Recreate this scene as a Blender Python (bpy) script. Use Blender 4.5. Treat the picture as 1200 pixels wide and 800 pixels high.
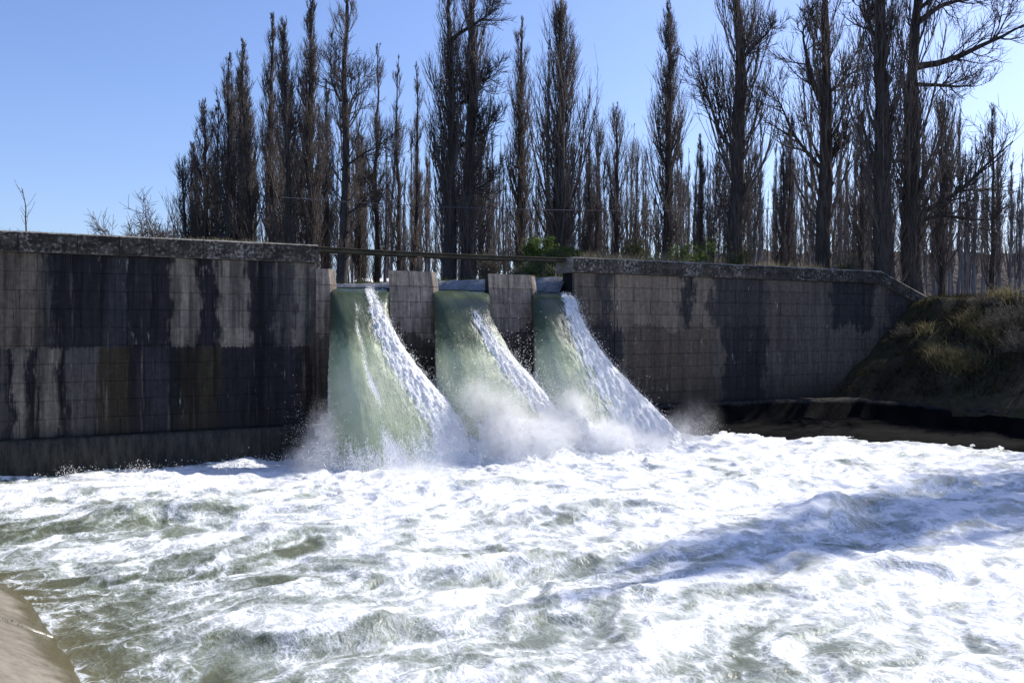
import bpy, math, random
import numpy as np

# ------------------------------------------------------------------ clear
for o in list(bpy.data.objects):
    bpy.data.objects.remove(o)
SC = bpy.context.scene
COL = SC.collection
R = math.radians
random.seed(7)
RNG = np.random.default_rng(11)

# World axes: X runs along the dam face, Y points upstream, Z up, water pool at Z = 0.
# ------------------------------------------------------------------ camera
YAW, EYE = R(29.2), 3.4
CAM = (0.0, -24.2, EYE)
cd = bpy.data.cameras.new("camera")
cam = bpy.data.objects.new("camera", cd)
COL.objects.link(cam)
cam.location = CAM
cam.rotation_euler = (R(90 - 0.82), 0, -YAW)
cd.sensor_width = 36
cd.lens = 31.5
cd.clip_start = 0.1
cd.clip_end = 6000
SC.camera = cam

# ------------------------------------------------------------------ sky and sun
SUN_EL, SUN_AZ = R(40), R(4.5)          # azimuth from +X towards +Y
w = bpy.data.worlds.new("World")
SC.world = w
w.use_nodes = True
nt = w.node_tree
sky = nt.nodes.new("ShaderNodeTexSky")
sky.sky_type = 'NISHITA'
sky.sun_disc = False
sky.sun_elevation = SUN_EL
sky.sun_rotation = R(90) - SUN_AZ
sky.altitude = 300
sky.air_density = 1.0
sky.dust_density = 1.4
sky.ozone_density = 2.0
bg = nt.nodes["Background"]
bg.inputs[1].default_value = 0.12
tint = nt.nodes.new("ShaderNodeMix"); tint.data_type = 'RGBA'; tint.blend_type = 'MULTIPLY'
tint.inputs[0].default_value = 1.0
tint.inputs[7].default_value = (0.88, 0.945, 1.20, 1)      # cool white balance of the photograph
nt.links.new(sky.outputs[0], tint.inputs[6])
nt.links.new(tint.outputs[2], bg.inputs[0])
sd = bpy.data.lights.new("sun", 'SUN')
sd.energy = 4.5
sd.angle = R(0.5)
sd.color = (1.0, 0.95, 0.88)
sun = bpy.data.objects.new("sun", sd)
COL.objects.link(sun)
sun.location = (40, 10, 40)
sun.rotation_euler = (R(90) - SUN_EL, 0, SUN_AZ + R(90))
SC.view_settings.view_transform = 'Standard'
SC.view_settings.look = 'None'
SC.view_settings.exposure = 0.42
SC.view_settings.gamma = 1.0
SC.render.engine = 'CYCLES'
SC.cycles.use_denoising = True
SC.cycles.max_bounces = 16
SC.cycles.diffuse_bounces = 3
SC.cycles.volume_bounces = 14
SC.cycles.volume_step_rate = 1.0

# ------------------------------------------------------------------ helpers
def at(px, fwd):
    """point on the ground plan at a distance in front of the camera, px in photo pixels (1200 wide)"""
    r = (px - 600) / 1050.0 * fwd
    c, s = math.cos(YAW), math.sin(YAW)
    return (CAM[0] + r * c + fwd * s, CAM[1] - r * s + fwd * c)

def fwd_of(x, y):
    return (x - CAM[0]) * math.sin(YAW) + (y - CAM[1]) * math.cos(YAW)

def zpx(y, fwd):
    return EYE + (385 - y) / 1050.0 * fwd

def mesh_np(name, v, f, smooth=True):
    v = np.asarray(v, dtype=np.float32).reshape(-1, 3)
    f = np.asarray(f, dtype=np.int32)
    me = bpy.data.meshes.new(name)
    me.vertices.add(len(v))
    me.vertices.foreach_set("co", v.ravel())
    k = f.shape[1]
    me.loops.add(f.size)
    me.loops.foreach_set("vertex_index", f.ravel())
    me.polygons.add(len(f))
    me.polygons.foreach_set("loop_start", np.arange(0, f.size, k, dtype=np.int32))
    if smooth:
        me.polygons.foreach_set("use_smooth", np.ones(len(f), dtype=bool))
    me.update(calc_edges=True)
    return me

def attr(me, name, arr, typ='FLOAT'):
    a = me.attributes.new(name, typ, 'POINT')
    a.data.foreach_set('value' if typ == 'FLOAT' else 'vector', np.asarray(arr, dtype=np.float32).ravel())

def link(name, me, mat=None, parent=None):
    o = bpy.data.objects.new(name, me)
    COL.objects.link(o)
    if mat is not None and me is not None and not me.materials:
        me.materials.append(mat)
    if parent is not None:
        o.parent = parent
    return o

def tag(o, label=None, cat=None, group=None, kind=None):
    if label: o['label'] = label
    if cat: o['category'] = cat
    if group: o['group'] = group
    if kind: o['kind'] = kind
    return o

def empty(name, loc):
    o = bpy.data.objects.new(name, None)
    o.empty_display_size = 0.2
    o.location = loc
    COL.objects.link(o)
    return o

def poly_prism(name, bottom, top, mat, parent=None, smooth=False):
    """closed prism between two rings of the same number of points"""
    n = len(bottom)
    me = bpy.data.meshes.new(name)
    faces = [tuple(range(n))[::-1], tuple(range(n, 2 * n))]
    for i in range(n):
        j = (i + 1) % n
        faces.append((i, j, n + j, n + i))
    me.from_pydata([tuple(p) for p in bottom] + [tuple(p) for p in top], [], faces)
    me.update()
    return link(name, me, mat, parent)

def box(name, x0, x1, y0, y1, z0, z1, mat, parent=None):
    b = [(x0, y0, z0), (x1, y0, z0), (x1, y1, z0), (x0, y1, z0)]
    t = [(a, c, z1) for a, c, _ in b]
    return poly_prism(name, b, t, mat, parent)

def perlin(x, y, seed=0):
    rs = np.random.RandomState(seed)
    perm = rs.permutation(256)
    ang = rs.rand(256) * 2 * np.pi
    gx, gy = np.cos(ang), np.sin(ang)
    xi = np.floor(x).astype(np.int64); yi = np.floor(y).astype(np.int64)
    fx = x - xi; fy = y - yi
    u = fx * fx * fx * (fx * (fx * 6 - 15) + 10)
    v = fy * fy * fy * (fy * (fy * 6 - 15) + 10)
    def g(ix, iy, dx, dy):
        h = perm[(perm[ix & 255] + iy) & 255]
        return gx[h] * dx + gy[h] * dy
    a = g(xi, yi, fx, fy); b = g(xi + 1, yi, fx - 1, fy)
    c = g(xi, yi + 1, fx, fy - 1); d = g(xi + 1, yi + 1, fx - 1, fy - 1)
    return 1.5 * (a + u * (b - a) + v * (c - a + u * (a - b - c + d)))

def fbm(x, y, seed, octs=4, gain=0.5):
    s = 0; amp = 1.0; t = 0
    for i in range(octs):
        s = s + amp * perlin(x * 2 ** i + 17.3 * i, y * 2 ** i - 9.1 * i, seed + i)
        t += amp; amp *= gain
    return s / t

def sstep(a, b, x):
    t = np.clip((x - a) / (b - a), 0, 1)
    return t * t * (3 - 2 * t)

def grid_faces(ny, nx):
    i = np.arange(ny * nx).reshape(ny, nx)
    return np.stack([i[:-1, :-1], i[:-1, 1:], i[1:, 1:], i[1:, :-1]], -1).reshape(-1, 4)

# ------------------------------------------------------------------ node helpers
class NT:
    def __init__(self, name):
        self.m = bpy.data.materials.new(name)
        self.m.use_nodes = True
        self.t = self.m.node_tree
        self.t.nodes.clear()
        self.out = self.n('ShaderNodeOutputMaterial')
    def n(self, typ, **kw):
        nd = self.t.nodes.new(typ)
        for k, v in kw.items():
            setattr(nd, k, v)
        return nd
    def l(self, a, b):
        self.t.links.new(a, b)
    def val(self, nd, i, v):
        if hasattr(v, 'is_output'):
            self.l(v, nd.inputs[i])
        else:
            nd.inputs[i].default_value = v
    def math(self, op, a, b=0.0, clamp=False, c=None):
        nd = self.n('ShaderNodeMath', operation=op, use_clamp=clamp)
        self.val(nd, 0, a); self.val(nd, 1, b)
        if c is not None: self.val(nd, 2, c)
        return nd.outputs[0]
    def mix(self, fac, a, b, blend='MIX'):
        nd = self.n('ShaderNodeMix', data_type='RGBA', blend_type=blend)
        self.val(nd, 0, fac); self.val(nd, 6, a); self.val(nd, 7, b)
        return nd.outputs[2]
    def noise(self, vec, scale=1.0, detail=4.0, rough=0.55, dist=0.0):
        nd = self.n('ShaderNodeTexNoise')
        if vec is not None: self.l(vec, nd.inputs['Vector'])
        nd.inputs['Scale'].default_value = scale
        nd.inputs['Detail'].default_value = detail
        nd.inputs['Roughness'].default_value = rough
        nd.inputs['Distortion'].default_value = dist
        return nd.outputs[0]
    def scale(self, vec, s):
        nd = self.n('ShaderNodeVectorMath', operation='MULTIPLY')
        self.l(vec, nd.inputs[0]); nd.inputs[1].default_value = s
        return nd.outputs[0]
    def ramp(self, fac, stops, interp='LINEAR'):
        nd = self.n('ShaderNodeValToRGB')
        nd.color_ramp.interpolation = interp
        e = nd.color_ramp.elements
        while len(e) > 1: e.remove(e[-1])
        for i, (p, c) in enumerate(stops):
            if len(c) == 3: c = (*c, 1)
            q = e[0] if i == 0 else e.new(p)
            q.position = p; q.color = c
        self.l(fac, nd.inputs[0])
        return nd.outputs[0]
    def maprange(self, v, a, b, c=0.0, d=1.0, smooth=True):
        nd = self.n('ShaderNodeMapRange', interpolation_type='SMOOTHSTEP' if smooth else 'LINEAR')
        self.val(nd, 0, v); self.val(nd, 1, a); self.val(nd, 2, b); self.val(nd, 3, c); self.val(nd, 4, d)
        return nd.outputs[0]
    def bump(self, h, strength=0.5, dist=0.02, normal=None):
        nd = self.n('ShaderNodeBump')
        nd.inputs['Strength'].default_value = strength
        nd.inputs['Distance'].default_value = dist
        self.l(h, nd.inputs['Height'])
        if normal is not None: self.l(normal, nd.inputs['Normal'])
        return nd.outputs[0]
    def principled(self, color, rough=0.8, spec=0.3, normal=None, link_out=True):
        nd = self.n('ShaderNodeBsdfPrincipled')
        self.val(nd, 'Base Color', color if hasattr(color, 'is_output') else (*color, 1))
        self.val(nd, 'Roughness', rough)
        self.val(nd, 'Specular IOR Level', spec)
        if normal is not None: self.l(normal, nd.inputs['Normal'])
        if link_out: self.l(nd.outputs[0], self.out.inputs[0])
        return nd
    def pos(self):
        return self.n('ShaderNodeNewGeometry').outputs['Position']
    def attribute(self, name, what='Fac'):
        return self.n('ShaderNodeAttribute', attribute_name=name).outputs[what]

# ------------------------------------------------------------------ materials
def simple_mat(name, c0, c1, scale=3.0, rough=0.9, bump=0.3, bdist=0.02, stretch=(1, 1, 1), spec=0.2):
    N = NT(name)
    p = N.scale(N.pos(), stretch)
    a = N.noise(p, scale, 6, 0.6)
    b = N.noise(p, scale * 5, 4, 0.6)
    f = N.maprange(N.math('ADD', N.math('MULTIPLY', a, 0.65), N.math('MULTIPLY', b, 0.35)), 0.34, 0.66)
    col = N.mix(f, (*c0, 1), (*c1, 1))
    N.principled(col, rough, spec, N.bump(b, bump, bdist))
    return N.m

def stone_mat(name, s0, s1, zsplit, upper, lower, effl=0.5, zbase=0.8, wob=0.8, seepk=0.75, zwob=0.30, runk=0.75):
    """old ashlar / cast blocks with long damp streaks below the coping; the streaks hold their place on the wall"""
    N = NT(name)
    P = N.pos()
    sep = N.n('ShaderNodeSeparateXYZ'); N.l(P, sep.inputs[0])
    X, Z = sep.outputs[0], sep.outputs[2]
    warp = N.noise(N.scale(P, (1.8, 1.8, 1.1)), 1.0, 6, 0.66)
    warp2 = N.noise(N.scale(P, (14, 14, 1.2)), 1.0, 3, 0.6)
    xs = N.math('ADD', X, N.math('ADD', N.math('MULTIPLY', N.math('SUBTRACT', warp, 0.5), wob),
                                 N.math('MULTIPLY', N.math('SUBTRACT', warp2, 0.5), 0.40)))
    fac = N.math('DIVIDE', N.math('SUBTRACT', xs, s0), s1 - s0, True)
    conv = lambda st: [(min(max((a - s0) / (s1 - s0), 0), 1), c) for a, c in st]
    up = N.ramp(fac, conv(upper)); lo = N.ramp(fac, conv(lower))
    zw = N.math('ADD', Z, N.math('MULTIPLY', N.math('SUBTRACT', warp2, 0.5), zwob))
    zw = N.math('ADD', zw, N.math('MULTIPLY', N.math('SUBTRACT', N.noise(P, 1.1, 4, 0.6), 0.5), zwob * 2 if zwob > 0.5 else 0.0))
    col = N.mix(N.maprange(zw, zsplit - 0.03, zsplit + 0.03), lo, up)
    # fine vertical runs and mottling
    seep = N.noise(N.scale(P, (3.2, 3.2, 0.20)), 1.0, 6, 0.62)
    col = N.mix(N.maprange(seep, 0.46, 0.60, 0.0, seepk), col, N.mix(1.0, col, (0.25, 0.26, 0.30, 1), 'MULTIPLY'))
    pale = N.noise(N.scale(P, (6.5, 6.5, 0.38)), 1.0, 6, 0.68)
    col = N.mix(N.maprange(pale, 0.56, 0.72, 0.0, seepk * 0.66), col, (0.24, 0.22, 0.20, 1))
    runs = N.noise(N.scale(P, (9, 9, 0.55)), 1.0, 5, 0.65)
    col = N.mix(runk, col, N.ramp(runs, [(0.3, (0.35, 0.36, 0.42)), (0.5, (0.9, 0.9, 0.9)), (0.7, (1.5, 1.45, 1.4))]), 'MULTIPLY')
    mott = N.noise(P, 7.0, 6, 0.65)
    col = N.mix(0.8, col, N.ramp(mott, [(0.3, (0.55, 0.55, 0.58)), (0.52, (1, 1, 1)), (0.72, (1.35, 1.32, 1.28))]), 'MULTIPLY')
    oi = N.n('ShaderNodeObjectInfo').outputs['Random']
    col = N.mix(1.0, col, N.ramp(oi, [(0, (0.9, 0.9, 0.91)), (0.5, (1, 0.99, 0.98)), (1, (1.10, 1.09, 1.07))]), 'MULTIPLY')
    # lime bleeding out of the beds
    e1 = N.noise(N.scale(P, (2.2, 2.2, 1.1)), 1.0, 3, 0.6)
    e2 = N.noise(N.scale(P, (16, 16, 2.5)), 1.0, 5, 0.7)
    ef = N.math('MULTIPLY', N.maprange(e1, 0.60, 0.72), N.maprange(e2, 0.5, 0.62))
    col = N.mix(N.math('MULTIPLY', ef, effl), col, (0.5, 0.49, 0.47, 1))
    # wet, weedy foot of the wall
    wet = N.maprange(N.math('ADD', Z, N.math('MULTIPLY', N.math('SUBTRACT', warp2, 0.5), 0.9)), zbase - 0.5, zbase + 0.9, 1.0, 0.0)
    col = N.mix(N.math('MULTIPLY', wet, 0.6), col, (0.016, 0.015, 0.012, 1))
    col = N.mix(1.0, col, (1.04, 1.0, 0.93, 1), 'MULTIPLY')
    rough = N.maprange(wet, 0, 1, 0.9, 0.6)
    h = N.math('ADD', N.math('MULTIPLY', mott, 0.6), N.math('MULTIPLY', N.noise(P, 40, 4, 0.6), 0.4))
    N.principled(col, rough, 0.25, N.bump(h, 0.5, 0.03))
    return N.m

DK = (0.017, 0.018, 0.023); DB = (0.028, 0.030, 0.038); OL = (0.033, 0.028, 0.020); MD = (0.075, 0.072, 0.072)
LT = (0.185, 0.17, 0.15); TN = (0.125, 0.107, 0.09); BR = (0.066, 0.052, 0.042); BL = (0.066, 0.064, 0.066)
RT = (0.185, 0.155, 0.128); RM = (0.125, 0.108, 0.095); RB = (0.105, 0.085, 0.069); RD = (0.036, 0.036, 0.040); RE = (0.055, 0.053, 0.055)

def wall_s(px):
    u = (px - 600) / 1050.0
    return 24.2 * (math.sin(YAW) + math.cos(YAW) * u) / (math.cos(YAW) - math.sin(YAW) * u)

def bands(rows, soft=0.05):
    st = []
    for a, b, c in rows:
        sa, sb = wall_s(a), wall_s(b)
        d = min(soft, (sb - sa) * 0.3)
        st += [(sa + d, c), (sb - d, c)]
    return st[:32]

M = {}
M['left_stone'] = stone_mat('left_wall_stone', -0.6, 8.2, 2.93,
    bands([(-20, 50, TN), (52, 60, BL), (60, 120, DK), (122, 158, DB), (160, 200, DK), (200, 230, LT), (231, 257, DK),
           (258, 290, LT), (292, 322, DK), (324, 345, BL), (346, 360, LT), (362, 372, MD), (373, 395, TN)]),
    bands([(-20, 6, BL), (8, 14, DK), (15, 30, LT), (32, 44, DK), (45, 66, LT), (68, 78, DK), (80, 114, BL), (116, 154, OL),
           (158, 196, DB), (200, 212, DK), (213, 258, OL), (260, 330, DK), (332, 352, DB), (358, 374, BR), (375, 396, BR)]), 0.45)
M['right_stone'] = stone_mat('right_wall_stone', 15.5, 33.5, 3.42,
    bands([(672, 700, RM), (702, 716, RE), (718, 798, RT), (800, 810, RD), (811, 833, RT), (835, 896, RE), (900, 928, RM),
           (930, 965, RM), (967, 972, RM), (975, 1024, RD), (1026, 1040, RM), (1042, 1080, RE)]),
    bands([(672, 700, RE), (702, 728, RD), (730, 738, RM), (740, 800, RB), (801, 812, RM), (814, 834, RB), (836, 846, RM), (848, 896, RD),
           (898, 935, RM), (938, 950, RM), (955, 1030, RM), (1032, 1080, RE)]), 0.75, 1.25, 1.9, 0.36, 0.9, 0.45)
M['pier_stone'] = stone_mat('pier_stone', 7.0, 17.5, 3.35,
    [(7.0, (0.28, 0.24, 0.21)), (9.4, (0.25, 0.22, 0.195)), (10.6, (0.29, 0.255, 0.225)), (12.7, (0.25, 0.22, 0.195)), (14.3, (0.29, 0.255, 0.225))],
    [(7.0, (0.15, 0.125, 0.105)), (9.4, (0.10, 0.086, 0.075)), (10.6, (0.12, 0.103, 0.09)), (12.7, (0.10, 0.086, 0.075)), (14.3, (0.115, 0.10, 0.086))], 0.2, 2.2, 0.8, 0.45, 0.9)
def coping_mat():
    N = NT('weathered_lit_coping'); P = N.pos()
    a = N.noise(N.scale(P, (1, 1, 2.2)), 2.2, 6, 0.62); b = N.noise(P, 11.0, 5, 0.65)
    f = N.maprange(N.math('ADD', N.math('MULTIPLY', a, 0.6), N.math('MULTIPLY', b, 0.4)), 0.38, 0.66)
    col = N.mix(f, (0.020, 0.018, 0.016, 1), (0.085, 0.074, 0.062, 1))       # dark body, shade of the front put into its colour
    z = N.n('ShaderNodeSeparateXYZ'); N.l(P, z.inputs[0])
    lit_edge = N.maprange(N.math('ADD', z.outputs[1], N.math('MULTIPLY', N.math('SUBTRACT', b, 0.5), 0.06)), -0.098, -0.085)
    col = N.mix(lit_edge, col, N.mix(f, (0.16, 0.15, 0.13, 1), (0.34, 0.32, 0.28, 1)))   # top and arris painted pale for the sunlit edge
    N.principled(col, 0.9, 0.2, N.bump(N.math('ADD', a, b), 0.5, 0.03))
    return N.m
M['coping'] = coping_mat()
M['mortar'] = simple_mat('joint_mortar', (0.012, 0.012, 0.013), (0.03, 0.028, 0.028), 4)
M['footing'] = simple_mat('wet_footing', (0.012, 0.013, 0.012), (0.055, 0.052, 0.04), 3, 0.55, 0.4, 0.03, (3, 3, 0.6))
M['deck'] = simple_mat('deck_concrete', (0.040, 0.035, 0.025), (0.085, 0.075, 0.052), 4)
def lining_mat():
    N = NT('bank_concrete'); P = N.pos()
    a = N.noise(P, 1.3, 6, 0.65); b = N.noise(P, 9.0, 5, 0.65); c = N.noise(N.scale(P, (1, 3, 1)), 30, 3, 0.6)
    col = N.ramp(a, [(0.32, (0.10, 0.086, 0.060)), (0.5, (0.165, 0.146, 0.108)), (0.68, (0.22, 0.197, 0.152))])
    col = N.mix(0.8, col, N.ramp(b, [(0.3, (0.6, 0.6, 0.6)), (0.5, (1, 1, 1)), (0.72, (1.3, 1.28, 1.25))]), 'MULTIPLY')
    col = N.mix(N.maprange(c, 0.68, 0.76), col, (0.42, 0.41, 0.39, 1))
    z = N.n('ShaderNodeSeparateXYZ'); N.l(P, z.inputs[0])
    wet = N.maprange(N.math('ADD', z.outputs[2], N.math('MULTIPLY', N.math('SUBTRACT', a, 0.5), 0.5)), 0.02, 0.22, 1.0, 0.0)
    col = N.mix(N.math('MULTIPLY', wet, 0.85), col, (0.085, 0.072, 0.028, 1))
    N.principled(col, N.maprange(wet, 0, 1, 0.7, 0.25), 0.4, N.bump(N.math('ADD', b, N.math('MULTIPLY', c, 0.5)), 0.45, 0.02))
    return N.m
M['lining'] = lining_mat()
def shaded_lining_mat():
    N = NT('shaded_wet_lining'); P = N.pos()
    a = N.noise(N.scale(P, (1, 1, 0.4)), 1.6, 6, 0.65); b = N.noise(P, 8.0, 5, 0.65)
    dark = N.mix(N.maprange(a, 0.35, 0.65), (0.003, 0.003, 0.0035, 1), (0.009, 0.0085, 0.0085, 1))  # near-black below the ledge: bank shade put into the wet concrete's colour
    dry = N.mix(N.maprange(b, 0.35, 0.65), (0.022, 0.021, 0.02, 1), (0.055, 0.052, 0.048, 1))
    z = N.n('ShaderNodeSeparateXYZ'); N.l(P, z.inputs[0])
    up = N.maprange(N.math('ADD', z.outputs[2], N.math('MULTIPLY', N.math('SUBTRACT', a, 0.5), 0.25)), 0.66, 0.80)
    N.principled(N.mix(up, dark, dry), 0.95, 0.04, N.bump(b, 0.6, 0.05))
    return N.m
M['dark_lining'] = shaded_lining_mat()
M['riprap'] = simple_mat('upstream_stone', (0.11, 0.11, 0.115), (0.30, 0.30, 0.31), 2.2, 0.9, 0.8, 0.06)
M['earth'] = simple_mat('bank_earth', (0.02, 0.017, 0.013), (0.07, 0.058, 0.042), 1.2, 0.95, 0.8, 0.08)
M['hill'] = simple_mat('hill_scrub', (0.055, 0.043, 0.036), (0.11, 0.085, 0.07), 0.08, 0.95, 0.9, 1.5)
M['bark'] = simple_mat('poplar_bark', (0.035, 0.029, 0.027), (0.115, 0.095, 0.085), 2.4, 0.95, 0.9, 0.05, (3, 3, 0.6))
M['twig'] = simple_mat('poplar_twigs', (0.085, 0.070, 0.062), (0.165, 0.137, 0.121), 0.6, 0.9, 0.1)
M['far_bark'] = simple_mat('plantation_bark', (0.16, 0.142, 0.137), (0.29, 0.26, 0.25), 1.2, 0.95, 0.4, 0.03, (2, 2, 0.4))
M['grey_twig'] = simple_mat('dead_stems', (0.075, 0.064, 0.05), (0.17, 0.15, 0.12), 2, 0.9, 0.1)
M['metal'] = simple_mat('rusty_iron', (0.08, 0.05, 0.035), (0.22, 0.17, 0.13), 8, 0.7)
M['white_wall'] = simple_mat('whitewash', (0.7, 0.7, 0.7), (0.82, 0.82, 0.8), 2)
M['cable'] = simple_mat('cable_sheath', (0.10, 0.10, 0.11), (0.2, 0.2, 0.22), 3)

def leaf_mat(name, c0, c1, trans=0.35):
    N = NT(name)
    oi = N.noise(N.pos(), 6.0, 2)
    col = N.mix(N.maprange(oi, 0.35, 0.65), (*c0, 1), (*c1, 1))
    d = N.n('ShaderNodeBsdfDiffuse'); N.l(col, d.inputs[0])
    t = N.n('ShaderNodeBsdfTranslucent'); N.l(col, t.inputs[0])
    mx = N.n('ShaderNodeMixShader'); mx.inputs[0].default_value = trans
    N.l(d.outputs[0], mx.inputs[1]); N.l(t.outputs[0], mx.inputs[2])
    N.l(mx.outputs[0], N.out.inputs[0])
    return N.m
M['dry_grass'] = leaf_mat('dry_grass', (0.22, 0.18, 0.10), (0.44, 0.38, 0.24))
M['green_grass'] = leaf_mat('green_grass', (0.055, 0.075, 0.02), (0.13, 0.15, 0.045))
M['dark_grass'] = leaf_mat('dark_grass', (0.018, 0.019, 0.010), (0.055, 0.048, 0.027))
M['leaf'] = leaf_mat('bush_leaf', (0.08, 0.125, 0.025), (0.16, 0.22, 0.055))
M['yellow_leaf'] = leaf_mat('yellow_bush_leaf', (0.15, 0.15, 0.035), (0.26, 0.24, 0.07))

def ground_mat():
    N = NT('ground_soil_grass')
    P = N.pos()
    a = N.noise(P, 0.35, 6, 0.6); b = N.noise(P, 5.0, 5, 0.65)
    col = N.ramp(a, [(0.35, (0.03, 0.026, 0.018)), (0.5, (0.055, 0.047, 0.030)), (0.65, (0.042, 0.046, 0.020))])
    col = N.mix(0.7, col, N.ramp(b, [(0.3, (0.5, 0.5, 0.5)), (0.7, (1.4, 1.35, 1.25))]), 'MULTIPLY')
    N.principled(col, 0.95, 0.1, N.bump(b, 0.8, 0.05))
    return N.m
M['ground'] = ground_mat()

def pool_mat():
    N = NT('white_water')
    P = N.pos()
    F = N.attribute('foam')
    V = N.attribute('vein')
    p1 = N.scale(P, (1.0, 0.6, 1.0))
    n1 = N.noise(p1, 4.0, 8, 0.66, 0.5)
    n2 = N.noise(p1, 24.0, 5, 0.65, 0.2)
    rid = N.math('SUBTRACT', 1.0, N.math('MULTIPLY', N.math('ABSOLUTE', N.math('SUBTRACT', N.noise(p1, 2.6, 4, 0.55, 0.6), 0.5)), 9.0), True)
    rid2 = N.math('SUBTRACT', 1.0, N.math('MULTIPLY', N.math('ABSOLUTE', N.math('SUBTRACT', N.noise(p1, 7.0, 4, 0.55, 0.6), 0.5)), 8.0), True)
    k = N.math('ADD', F, N.math('MULTIPLY', N.math('SUBTRACT', n1, 0.5), 0.62))
    k = N.math('ADD', k, N.math('MULTIPLY', N.math('SUBTRACT', n2, 0.5), N.math('ADD', 0.16, N.math('MULTIPLY', V, 0.45))))
    k = N.math('ADD', k, N.math('MULTIPLY', N.math('SUBTRACT', N.noise(p1, 70.0, 3, 0.7), 0.5), N.math('ADD', 0.10, N.math('MULTIPLY', V, 0.35))))
    k = N.math('ADD', k, N.math('MULTIPLY', N.math('MULTIPLY', rid, N.math('ADD', 0.1, V)), 0.13))
    k = N.math('ADD', k, N.math('MULTIPLY', N.math('MULTIPLY', rid2, N.math('ADD', 0.1, V)), 0.10))
    wv = N.n('ShaderNodeVectorMath', operation='ADD')
    wn = N.n('ShaderNodeTexNoise'); N.l(P, wn.inputs['Vector']); wn.inputs['Scale'].default_value = 1.6; wn.inputs['Detail'].default_value = 4
    ws = N.n('ShaderNodeVectorMath', operation='MULTIPLY_ADD'); N.l(wn.outputs['Color'], ws.inputs[0]); ws.inputs[1].default_value = (0.9, 0.9, 0); ws.inputs[2].default_value = (-0.45, -0.45, 0)
    N.l(p1, wv.inputs[0]); N.l(ws.outputs[0], wv.inputs[1])
    for sc_, wd_, am_ in ((2.4, 0.08, 0.30), (6.5, 0.11, 0.26), (15.0, 0.16, 0.18)):
        vo = N.n('ShaderNodeTexVoronoi', feature='DISTANCE_TO_EDGE'); N.l(wv.outputs[0], vo.inputs['Vector']); vo.inputs['Scale'].default_value = sc_
        k = N.math('ADD', k, N.math('MULTIPLY', N.maprange(vo.outputs['Distance'], 0.0, wd_, 1.0, 0.0), N.math('MULTIPLY', N.math('ADD', 0.25, V), am_)))
    k = N.math('SUBTRACT', k, 0.13)
    col = N.ramp(k, [(0.0, (0.10, 0.108, 0.066)), (0.2, (0.19, 0.21, 0.162)), (0.42, (0.295, 0.325, 0.285)),
                     (0.60, (0.42, 0.45, 0.425)), (0.82, (0.585, 0.605, 0.60)), (1.2, (0.81, 0.82, 0.825))])
    sh = N.math('MULTIPLY', N.attribute('shallow'), N.maprange(k, 0.35, 0.6, 1.0, 0.15))
    col = N.mix(sh, col, (0.135, 0.115, 0.048, 1))
    rough = N.maprange(k, 0.25, 0.75, 0.12, 0.75)
    h = N.math('ADD', N.math('MULTIPLY', n1, 0.7), N.math('MULTIPLY', n2, 0.3))
    h = N.math('ADD', h, N.math('MULTIPLY', rid, 0.15))
    nb = N.bump(h, 0.55, 0.07)
    pr = N.principled(col, rough, 0.5, nb, link_out=False)
    pr.inputs['IOR'].default_value = 1.33
    N.l(pr.outputs[0], N.out.inputs[0])
    return N.m
M['pool'] = pool_mat()

def nappe_mat():
    N = NT('falling_water')
    F = N.attribute('foam'); A = N.attribute('aer'); U = N.attribute('flow', 'Vector')
    q = N.scale(U, (1.0, 0.16, 1.0))
    n1 = N.noise(q, 7.0, 7, 0.65, 0.5)
    n2 = N.noise(N.scale(U, (1.0, 0.35, 1.0)), 26.0, 5, 0.7, 0.6)
    spk = N.noise(N.scale(U, (1.0, 0.7, 1.0)), 34.0, 3, 0.7)
    n3 = N.noise(N.scale(U, (1.0, 0.55, 1.0)), 1.0, 3, 0.5, 0.3)
    a = N.math('ADD', A, N.math('MULTIPLY', N.math('SUBTRACT', n3, 0.5), 0.55))
    a = N.math('ADD', a, N.math('MULTIPLY', N.math('SUBTRACT', n2, 0.5), 0.22))
    a = N.math('ADD', a, N.math('MULTIPLY', N.math('SUBTRACT', N.noise(N.scale(U, (1.0, 0.5, 1.0)), 4.0, 6, 0.65, 0.4), 0.5), 0.45))
    green = N.ramp(a, [(0.0, (0.035, 0.052, 0.032)), (0.3, (0.085, 0.108, 0.065)), (0.6, (0.42, 0.475, 0.30)), (1.0, (0.60, 0.63, 0.46))])
    k = N.math('ADD', F, N.math('MULTIPLY', N.math('SUBTRACT', n1, 0.5), 0.55))
    k = N.math('ADD', k, N.math('MULTIPLY', N.math('SUBTRACT', n2, 0.5), 1.15))
    k = N.math('ADD', k, N.math('MULTIPLY', N.math('SUBTRACT', spk, 0.5), 1.0))
    fk = N.maprange(k, 0.36, 0.86)
    col = N.mix(fk, green, (0.95, 0.95, 0.94, 1))
    rough = N.maprange(fk, 0, 1, 0.26, 0.8)
    nb = N.bump(N.math('ADD', N.math('MULTIPLY', n1, 0.25), N.math('MULTIPLY', N.math('ADD', n2, spk), N.math('ADD', 0.05, N.math('MULTIPLY', F, 0.7)))), 0.6, 0.06)
    pr = N.principled(col, rough, 0.5, nb, link_out=False)
    pr.inputs['IOR'].default_value = 1.33
    tr = N.n('ShaderNodeBsdfTranslucent'); N.l(col, tr.inputs[0])
    mx = N.n('ShaderNodeMixShader'); mx.inputs[0].default_value = 0.06
    N.l(pr.outputs[0], mx.inputs[1]); N.l(tr.outputs[0], mx.inputs[2])
    N.l(mx.outputs[0], N.out.inputs[0])
    return N.m
M['nappe'] = nappe_mat()

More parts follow.
